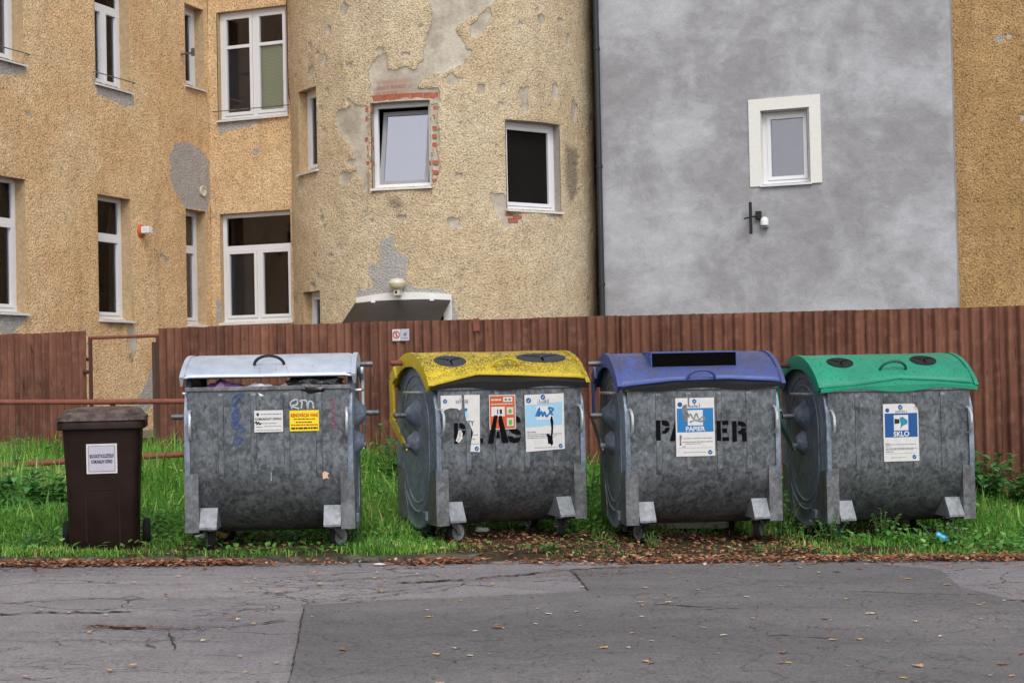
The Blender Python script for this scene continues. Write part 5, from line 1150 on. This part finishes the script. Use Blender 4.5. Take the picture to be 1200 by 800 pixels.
# ================================================================== BROWN WHEELED BIN
def bin_():
    B = thing('wheelie_bin', 'dark brown plastic wheelie bin with a pale square label', 'wheelie bin', (-2.96, 11.30, gz(-2.96, 11.30) - .012), .2)
    def ring(w, y0, y1, z, c=.05, n=4):
        P = []
        for (cx, cy, a0) in ((w / 2 - c, y1 - c, 0), (-w / 2 + c, y1 - c, 90), (-w / 2 + c, y0 + c, 180), (w / 2 - c, y0 + c, 270)):
            for i in range(n + 1): a = R(a0 + 90 * i / n); P.append((cx + c * math.cos(a), cy + c * math.sin(a), z))
        return P
    def loft(rings, name, mat, parent=B, sm=40):
        m = MB(); k_ = len(rings[0])
        for r_ in rings: m.v += r_
        m.f += [(q * k_ + i, q * k_ + (i + 1) % k_, (q + 1) * k_ + (i + 1) % k_, (q + 1) * k_ + i) for q in range(len(rings) - 1) for i in range(k_)] + [tuple(range(k_ - 1, -1, -1)), tuple(range((len(rings) - 1) * k_, len(rings) * k_))]
        return m.build(name, M[mat], parent, smooth=sm)
    body = loft([ring(.45, -.20, .23, .0, .05), ring(.47, -.215, .24, .02, .06), ring(.50, -.26, .29, .5, .06), ring(.535, -.305, .33, .86, .06), ring(.54, -.31, .335, .885, .06)], 'body', 'bin_brown')
    loft([ring(.585, -.335, .36, .875, .06), ring(.605, -.345, .37, .882, .06), ring(.605, -.345, .37, .925, .06), ring(.595, -.34, .365, .932, .06)], 'rim', 'bin_brown')
    loft([ring(.60, -.345, .36, .934, .05), ring(.61, -.352, .37, .938, .05), ring(.605, -.35, .37, .965, .05), ring(.565, -.32, .36, .972, .05), ring(.545, -.30, .355, .99, .06), ring(.50, -.235, .33, 1.015, .06), ring(.34, -.12, .25, 1.03, .08)], 'lid', 'bin_lid')
    MB().cyl((-.26, .40, .93), (.26, .40, .93), .017, n=10).build('rear_handle', M['bin_brown'], B, smooth=40)
    MB().cyl((-.29, .235, .1), (.29, .235, .1), .011, n=8).build('axle', M['steel'], B)
    for s in (-1, 1):
        w = MB().lathe([(.05, -.022), (.09, -.026), (.1, -.014), (.1, .014), (.09, .026), (.05, .022)], (s * .283, .235, .1), 'x', 26).build('wheel', M['tyre'], B, smooth=45)
        MB().lathe([(.012, -.028), (.04, -.024), (.055, -.023), (.055, .023), (.04, .024), (.012, .028)], (s * .283, .235, .1), 'x', 18).build('hub', M['bin_brown'], w, smooth=45)
    # the front leans: a frame follows it
    fy = lambda z: np.interp(z, [0, .02, .5, .86], [-.20, -.215, -.26, -.305])
    def onfront(x, z, d): return (x, float(fy(z)) - d, z)
    def plate(poly, d, name, mat, parent):
        m = MB(); n = len(poly); m.v += [onfront(a, b, d) for a, b in poly] + [onfront(a, b, d - .002) for a, b in poly]
        m.f += [tuple(range(n)), tuple(range(2 * n - 1, n - 1, -1))] + [(i, (i + 1) % n, n + (i + 1) % n, n + i) for i in range(n)]; return m.build(name, M[mat], parent)
    lb = plate(rect(-.105, .105, .565, .775), .003, 'label_plate', 'paper', B); plate(rect(-.092, .092, .578, .762), .0042, 'border', 'ink_grey', lb); plate(rect(-.088, .088, .582, .758), .005, 'label_face', 'label_lilac', lb)
    for body_, z in (('BIOLOGICKÝ ROZLOŽITEĽNÝ', .677), ('KOMUNÁLNY ODPAD', .638)):
        t = text_part(body_, .034, 0, z, 0, 'ink_black', lb, sx=.36 if len(body_) > 16 else .42, bold=.001)
        for v in t.data.vertices: v.co = onfront(v.co.x, v.co.z, .0064)
    for r_ in (rect(-.12, -.108, .08, .46), rect(.108, .12, .08, .46), rect(-.108, .108, .448, .46)): plate(r_, .004, 'pressed_ridge', 'bin_brown', B)
bin_()

# ================================================================== RUBBISH AND LITTER
def lump(name, label, cat, loc, size, mat, seed, amp=.35, squash=(1, 1, 1), group=None):
    import bmesh
    b = bmesh.new(); bmesh.ops.create_icosphere(b, subdivisions=3, radius=1); rr = np.random.default_rng(seed)
    dirs = rr.normal(size=(26, 3)); dirs /= np.linalg.norm(dirs, axis=1)[:, None]; hh = rr.uniform(-.4, 1., 26)
    for v in b.verts:
        d = np.array(v.co); w = np.exp(14 * (dirs @ d - 1)); f = 1 + amp * float((w * hh).sum() / max(w.sum(), .2)) + amp * .25 * rr.uniform(-1, 1); v.co = tuple(d * f * np.array(squash) * size)
    me = bpy.data.meshes.new(name); b.to_mesh(me); b.free(); o = link_mesh(name, me, M[mat]); o.location = loc; return tag(o, label, cat, group)
def incont(x, y, z): p = C1.location; c, s = math.cos(.051), math.sin(.051); return (p.x + c * x - s * y, p.y + s * x + c * y, p.z + z)
lump('rubbish_bag', 'purple rubbish bag showing in the left of the open gap', 'rubbish bag', incont(-.36, -.40, 1.09), .10, 'bag_purple', 1, .5, (1.2, .8, .95))
lump('rubbish_bag', 'dark purple bag in the middle of the silver lidded container', 'rubbish bag', incont(-.2, -.38, 1.09), .10, 'bag_purple', 2, .5, (.9, .9, .85))
lump('rubbish_bag', 'white crumpled plastic bag under the silver lid', 'rubbish bag', incont(-.07, -.42, 1.12), .07, 'bag_white', 3, .6, (1.5, .8, .8))
lump('rubbish_bag', 'grey white bag scrap right of centre under the silver lid', 'rubbish bag', incont(.12, -.42, 1.10), .07, 'bag_white', 4, .6, (1.2, .8, .9))
lump('rubbish_bag', 'shiny black rubbish bag bulging at the right under the silver lid', 'rubbish bag', incont(.34, -.41, 1.15), .1, 'bag_black', 5, .5, (1.9, .9, .62))
lump('paper_scrap', 'crumpled white paper beside the front wheel of the yellow lidded container', 'paper', (-.26, 12.1, gz(-.26, 12.1) + .04), .034, 'paper', 6, .6, (1.3, 1, .5))
lump('paper_scrap', 'flat white paper scrap in the leaves by the kerb', 'paper', (-.92, 10.5, road_z(-.92, 10.5) + .014), .03, 'paper', 7, .5, (1.1, .7, .2))
lump('paper_scrap', 'white paper scrap in grass right of the brown bin', 'paper', (-2.35, 11.7, gz(-2.35, 11.7) + .04), .03, 'paper_warm', 8, .5, (1.2, .8, .4))
lump('paper_scrap', 'small white scrap at the left front wheel of the silver lidded container', 'paper', (-2.08, 11.9, gz(-2.08, 11.9) + .06), .026, 'paper', 9, .5, (1., .8, .5))
lump('fruit_peel', 'orange scrap of peel in grass by the silver lidded container', 'peel', (-2.2, 11.75, gz(-2.2, 11.75) + .05), .04, 'leaf_yellow', 10, .4, (1.0, .8, .5))
BC = thing('drink_can', 'crushed pale blue drink can in the weeds by the road', 'can', (3.12, 11.5, gz(3.12, 11.5) + .07), .4)
BC.scale = (.8, .8, .8)
MB().lathe([(.022, -.055), (.03, -.045), (.032, -.01), (.026, .01), (.031, .04), (.027, .052), (.02, .055)], axis='y', n=16).rot(Matrix.Rotation(.9, 4, 'Z') @ Matrix.Rotation(.5, 4, 'X')).build('can_body', M['can_blue'], BC, smooth=45)
MB().lathe([(.004, .053), (.021, .0555), (.02, .058)], axis='y', n=16).rot(Matrix.Rotation(.9, 4, 'Z') @ Matrix.Rotation(.5, 4, 'X')).build('can_end', M['galv_light'], BC)

# ================================================================== VEGETATION
CONT = [(-1.745, 11.48, .051), (-.192, 12.056, .357), (1.333, 12.067, .132), (2.844, 12.342, .16)]
def in_cont(x, y, pad=0.):
    r_ = np.zeros(len(x), bool)
    for cx, cy, ph in CONT:
        c, s = math.cos(ph), math.sin(ph); lx = (x - cx) * c + (y - cy) * s; ly = -(x - cx) * s + (y - cy) * c; r_ |= (np.abs(lx) < .56 + pad) & (np.abs(ly) < .44 + pad)
    c, s = math.cos(.2), math.sin(.2); lx = (x + 2.98) * c + (y - 11.42) * s; ly = -(x + 2.98) * s + (y - 11.42) * c
    return r_, (np.abs(lx) < .26) & (np.abs(ly) < .26)
def fence_y(x): return 17. - math.tan(TH) * (x + 3.831)
def bare(x, y):
    """0..1 how bare the soil is: the trodden strip before and under the middle containers"""
    b = sstep(x, -.9, -.2) * (1 - sstep(x, 1.9, 2.5)) * (1 - sstep(y, 12.0, 12.7))
    return b
def scatter(n, x0, x1, y0, y1, dens, seed):
    rr = np.random.default_rng(seed); x = rr.uniform(x0, x1, n); y = y0 + (y1 - y0) * rr.uniform(0, 1, n) ** 1.35
    cl = .5 + fbm(x * 1.6, y * 1.6, seed, 3)
    ic, ib = in_cont(x, y, -.05)
    keep = (rr.uniform(0, 1, n) < dens(x, y) * np.clip(cl * 1.6, .25, 1)) & ~ib & (~ic | (rr.uniform(0, 1, n) < .12)) & (y < fence_y(x) - .03)
    return x[keep], y[keep], rr
def height_map(x, y):
    h = .06 + .10 * sstep(y, 11.2, 12.3) + .08 * sstep(y, 12.5, 14.5)
    h = h * (1 - .55 * bare(x, y)); ic, _ = in_cont(x, y, .1); return np.where(ic, h * .4, h)
def grass():
    dens = lambda x, y: (1 - .88 * bare(x, y)) * (.5 + .5 * sstep(y, 10.95, 11.4)) * np.clip(.35 + 2.2 * (fbm(x * 2.3, y * 2.3, 91) + .25), .12, 1)
    x, y, rr = scatter(310000, -5.6, 5.2, 10.80, 18.2, dens, 5); n = len(x)
    z = ground_z(x, y) - .01; h = height_map(x, y) * rr.uniform(.45, 1.5, n) * (1 + .8 * vnoise(x * 1.1, y * 1.1, 8)); w = rr.uniform(.0022, .0052, n); big = (rr.uniform(0, 1, n) < .06) & (y > 11.5); w = np.where(big, w * 2.1, w); h = np.where(big, h * 1.35, h)
    az = rr.uniform(0, 2 * np.pi, n); ln = rr.uniform(.15, 1.0, n) ** 1.2; dx, dy = np.cos(az), np.sin(az); px, py = -dy, dx
    V = np.empty((n, 5, 3))
    for i, (t, ws) in enumerate(((0, 1), (0, -1), (.55, .85), (.55, -.85), (1, 0))):
        b = ln * h * t ** 1.8 * .9; V[:, i, 0] = x + dx * b + px * w * ws; V[:, i, 1] = y + dy * b + py * w * ws; V[:, i, 2] = z + h * t * (1 - .28 * ln * t)
    b = (np.arange(n) * 5)[:, None]; F = np.concatenate([b + np.array([[0, 1, 3]]), b + np.array([[0, 3, 2]]), b + np.array([[2, 3, 4]])], 0)
    t = np.clip(rr.normal(.42, .24, n) + .45 * fbm(x * .9, y * .9, 2) + np.where(rr.uniform(0, 1, n) < .05, .5, 0), 0, 1)
    o = np_mesh('grass', V.reshape(-1, 3), F, M['grass'], attrs={'tint': np.repeat(t, 5)}); o['kind'] = 'stuff'; o['label'] = 'lush green grass of the verge'; o['category'] = 'grass'
grass()
def leaf_cloud(x, y, z, L_, wd, rr, pitch=(.1, .7), droop=.2):
    """six-point folded leaves at the given spots"""
    n = len(x); az = rr.uniform(0, 2 * np.pi, n); el = rr.uniform(pitch[0], pitch[1], n); c, s = np.cos(az), np.sin(az)
    V = np.empty((n, 6, 3)); sh = ((0, 0, 0), (.32, 1, .04), (.32, -1, .04), (.72, .68, .02), (.72, -.68, .02), (1, 0, -.05))
    for i, (t, q, up) in enumerate(sh):
        a = t * L_; u = a * np.cos(el); zz = a * np.sin(el) - droop * L_ * t * t + abs(q) * wd * .25; V[:, i, 0] = x + c * u - s * wd * q; V[:, i, 1] = y + s * u + c * wd * q; V[:, i, 2] = z + zz
    b = (np.arange(n) * 6)[:, None]; F = np.concatenate([b + np.array([[0, 2, 1]]), b + np.array([[1, 2, 3]]), b + np.array([[2, 4, 3]]), b + np.array([[3, 4, 5]])], 0); return V.reshape(-1, 3), F
def cover():
    dens = lambda x, y: (1 - .9 * bare(x, y)) * (.25 + .75 * sstep(y, 11.0, 11.8)) * np.clip(.25 + 1.6 * (fbm(x * .8, y * .8, 77) + .3), .08, 1)
    x, y, rr = scatter(95000, -5.6, 5.2, 10.9, 18.0, dens, 15); n = len(x); hm = height_map(x, y)
    V, F = leaf_cloud(x, y, ground_z(x, y) + hm * rr.uniform(.15, 1.05, n), rr.uniform(.03, .085, n), rr.uniform(.009, .024, n), rr, (-.2, .8))
    t = np.clip(rr.normal(.45, .22, n), 0, 1); o = np_mesh('ground_cover', V, F, M['cover'], attrs={'tint': np.repeat(t, 6)}); o['kind'] = 'stuff'; o['label'] = 'small broad leaved weeds growing through the grass'; o['category'] = 'weeds'
cover()
def weed(label, x, y, h, r_, nst, nl, lsize, mat, seed, group='leafy weeds in the verge', lean=.35):
    rr = np.random.default_rng(seed); z0 = gz(x, y) - .02; W = thing('weed_plant', label, 'weed', (x, y, z0), 0, group)
    m = MB(); LX, LY, LZ, LS = [], [], [], []
    for i in range(nst):
        a = rr.uniform(0, 2 * np.pi); hh = h * rr.uniform(.6, 1.0); o = r_ * rr.uniform(.1, 1.); bx, by = .3 * o * math.cos(a), .3 * o * math.sin(a); tx, ty = o * math.cos(a), o * math.sin(a)
        P = [(bx + (tx - bx) * t ** 1.5, by + (ty - by) * t ** 1.5, hh * t) for t in np.linspace(0, 1, 5)]; m.tube(P, [.005, .0045, .0035, .0025, .0015], 5)
        for j in range(nl):
            t = .25 + .75 * (j + rr.uniform(0, 1)) / nl; LX.append(bx + (tx - bx) * t ** 1.5); LY.append(by + (ty - by) * t ** 1.5); LZ.append(hh * t); LS.append(lsize * rr.uniform(.6, 1.2) * (1.15 - .5 * t))
    m.build('stem', M['stem'], W)
    LX, LY, LZ, LS = map(np.array, (LX, LY, LZ, LS)); V, F = leaf_cloud(LX, LY, LZ, LS, LS * .27, rr, (-.1, .75), .35); np_mesh('foliage', V, F, M[mat], W, {'tint': np.repeat(np.clip(rr.normal(.5, .25, len(LX)), 0, 1), 6)})
weed('broad leaved weed clump left of the brown bin', -3.95, 13.1, .5, .4, 22, 10, .17, 'weed', 1)
weed('lower leafy clump at the left picture edge by the pipes', -4.4, 13.4, .45, .36, 18, 10, .15, 'weed', 2)
weed('dark leafy clump at the left foot of the brown bin', -3.45, 11.2, .2, .2, 10, 8, .07, 'weed', 3)
weed('tall thin yellowing weed stalk before the left fence', -4.35, 14.6, .75, .16, 4, 16, .05, 'weed_yellow', 4)
weed('second yellowish weed stalk right of the taller one', -3.85, 14.2, .5, .1, 4, 12, .06, 'weed_yellow', 5)
weed('pale feathery weed against the rusty left fence sheet', -4.75, 15.0, .8, .14, 5, 18, .04, 'weed', 6)
weed('leafy bush at the fence between silver and yellow lidded containers', -1.0, 14.5, .7, .4, 24, 14, .13, 'weed', 7)
weed('bright weeds left of the yellow lidded container', -.78, 13.0, .42, .3, 18, 12, .1, 'weed', 8)
weed('green weeds between yellow and blue lidded containers', .62, 13.5, .5, .25, 14, 12, .08, 'weed', 9)
weed('yellow flecked weed between blue and green lidded containers', 2.02, 12.0, .46, .2, 12, 12, .06, 'weed', 10)
weed('low weeds under the left end of the green lidded container', 2.35, 11.75, .26, .24, 12, 10, .06, 'weed', 11)
weed('low weeds in front of the green lidded container', 2.75, 11.75, .28, .22, 12, 10, .055, 'weed', 12)
weed('weeds before the right wheel of the green lidded container', 3.15, 11.55, .24, .22, 12, 10, .055, 'weed', 13)
weed('dense leafy bush against the fence right of the green lidded container', 3.95, 13.45, .56, .4, 28, 15, .15, 'weed', 14)
weed('bushy weed at the right picture edge before the fence', 4.4, 13.1, .52, .42, 32, 15, .15, 'weed', 15)
weed('small grass tuft weed before the wheels of the blue lidded container', .98, 11.3, .14, .14, 10, 8, .05, 'weed', 16)
weed('small dandelion tuft at the road edge before the yellow lidded container', .22, 10.95, .12, .12, 9, 6, .06, 'weed', 17)
weed('little leafy tuft on the kerb between silver and yellow lidded containers', -.95, 10.98, .12, .14, 10, 6, .06, 'weed', 18)
weed('small weed in the leaves left of the green lidded container', 1.72, 11.1, .1, .12, 8, 6, .06, 'weed', 19)
weed('leafy plant at the fence behind the silver lidded container', -2.45, 15.2, .5, .28, 12, 10, .09, 'weed', 20)

# fallen leaves: the drift along the road edge (uncountable) and single leaves on the asphalt
def leaf_drift():
    rr = np.random.default_rng(33); n = 7800; x = rr.uniform(-5.5, 5.3, n); y = 10.61 + rr.normal(0, .055, n) + .05 * fbm(x * 1.3, x * 0, 4) - .04 * sstep(x, -.4, .5); y = np.where(x > .3, y + rr.uniform(0, .25, n) * (rr.uniform(0, 1, n) < .4), y)
    cl = fbm(x * 1.9, x * 0 + 3, 17, 3); kp = rr.uniform(0, 1, n) < np.clip(.5 + 1.5 * cl + .35 * sstep(x, -.6, .6), .08, 1); sp = np.where(rr.uniform(0, 1, n) < .12, rr.normal(0, .14, n), 0.); x = x[kp]; y = (y + sp)[kp]
    x2 = rr.uniform(-1.4, 2.6, 2600); y2 = rr.uniform(10.8, 12.9, 2600); kk = rr.uniform(0, 1, 2600) < bare(x2, y2) * .8 + .05; x = np.concatenate([x, x2[kk]]); y = np.concatenate([y, y2[kk]])
    x3 = rr.uniform(-4.5, 4.5, 900); y3 = rr.uniform(10.8, 12.2, 900); x = np.concatenate([x, x3]); y = np.concatenate([y, y3]); n = len(x)
    zr = np.array([road_z(a, b) for a, b in zip(x, y)]); z = np.maximum(ground_z(x, y), np.where(y < 10.72, zr, -1)) + rr.uniform(.004, .03, n)
    V, F = leaf_cloud(x, y, z, rr.uniform(.025, .065, n), rr.uniform(.008, .018, n), rr, (-.15, .5), .15); o = np_mesh('leaf_litter', V, F, M['litter'], attrs={'tint': np.repeat(np.clip(rr.normal(.45, .25, n), 0, 1), 6)}); o['kind'] = 'stuff'; o['label'] = 'drift of brown fallen leaves along the road edge'; o['category'] = 'leaf litter'
leaf_drift()
def leaf_mesh(seed, lobes):
    rr = random.Random(seed); m = MB(); n = 14; L_ = 1.; top = [(0, 0, 0)]
    for i in range(n):
        a = 2 * math.pi * i / n; r_ = (.55 if (i % 2 and lobes) else 1.) * rr.uniform(.8, 1.15); x = .5 * r_ * math.cos(a); y = .33 * r_ * math.sin(a); top.append((x, y, .10 * abs(y) / .33 + .12 * x * x + rr.uniform(-.02, .05)))
    m.v = top; m.f = [(0, i + 1, (i + 1) % n + 1) for i in range(n)]
    m.add([(-.5, -.012, .03), (-.5, .012, .03), (-.82, .02, .08), (-.82, 0, .08)], [(0, 1, 2, 3)])
    me = bpy.data.meshes.new('fallen_leaf'); me.from_pydata(m.v, [], m.f); me.update(); return me
LM = {}
for nm in ('leaf_yellow', 'leaf_tan', 'leaf_brown', 'leaf_pale'):
    for q in range(3):
        me = leaf_mesh(hash(nm) % 97 * 0 + q * 7 + len(nm), q != 1); me.materials.append(M[nm]); LM[nm, q] = me
LW = {'leaf_yellow': 'small yellow leaf lying on the grey asphalt', 'leaf_tan': 'small tan leaf lying on the grey asphalt', 'leaf_brown': 'small brown leaf lying on the grey asphalt', 'leaf_pale': 'small pale dry leaf lying on the grey asphalt'}
rr = random.Random(12); cnt = 0
while cnt < 165:
    y = 6.4 + 4.15 * rr.random() ** .8; x = rr.uniform(-.34, .34) * y
    if rr.random() > .45 + .5 * (x > -.8) * (y < 8.3) + .35 * (y > 9.6): continue
    nm = rr.choices(['leaf_yellow', 'leaf_tan', 'leaf_brown', 'leaf_pale'], [.22, .38, .22, .18])[0]
    o = bpy.data.objects.new('fallen_leaf', LM[nm, rr.randrange(3)]); COL.objects.link(o); s = rr.uniform(.024, .056) * (1.08 if y < 8.5 else .95)
    o.location = (x, y, road_z(x, y) + .0095); o.scale = (s, s * rr.uniform(.7, 1.1), s * rr.uniform(.3, 1.2)); o.rotation_euler = (0, 0, rr.uniform(0, 6.28)); tag(o, LW[nm], 'leaf', {'leaf_yellow': 'yellow leaves on the road', 'leaf_tan': 'tan leaves on the road', 'leaf_brown': 'brown leaves on the road', 'leaf_pale': 'pale leaves on the road'}[nm]); cnt += 1

# crumbs of bark, grit and leaf on the asphalt, thicker towards the verge and in the worn hollow
def debris():
    rr = np.random.default_rng(71); n = 2600; y = 6.2 + 4.45 * rr.uniform(0, 1, n) ** .7; x = rr.uniform(-.36, .36, n) * y
    hx, hy = rr.normal(-2.02, .13, 260), rr.normal(7.98, .035, 260); cx = rr.uniform(-1.3, .7, 420); cy = 9.72 + .28 * (cx + .3) + rr.normal(0, .07, 420)
    x = np.concatenate([x, hx, cx]); y = np.concatenate([y, hy, cy]); n = len(x); z = np.array([road_z(a, b) for a, b in zip(x, y)]) + .010
    V, F = leaf_cloud(x, y, z, rr.uniform(.006, .024, n), rr.uniform(.002, .007, n), rr, (-.05, .2), .05)
    o = np_mesh('road_debris', V, F, M['litter'], attrs={'tint': np.repeat(np.clip(rr.normal(.2, .22, n), 0, 1), 6)}); o['kind'] = 'stuff'; o['label'] = 'fine brown crumbs of bark and leaf strewn over the asphalt'; o['category'] = 'debris'
debris()
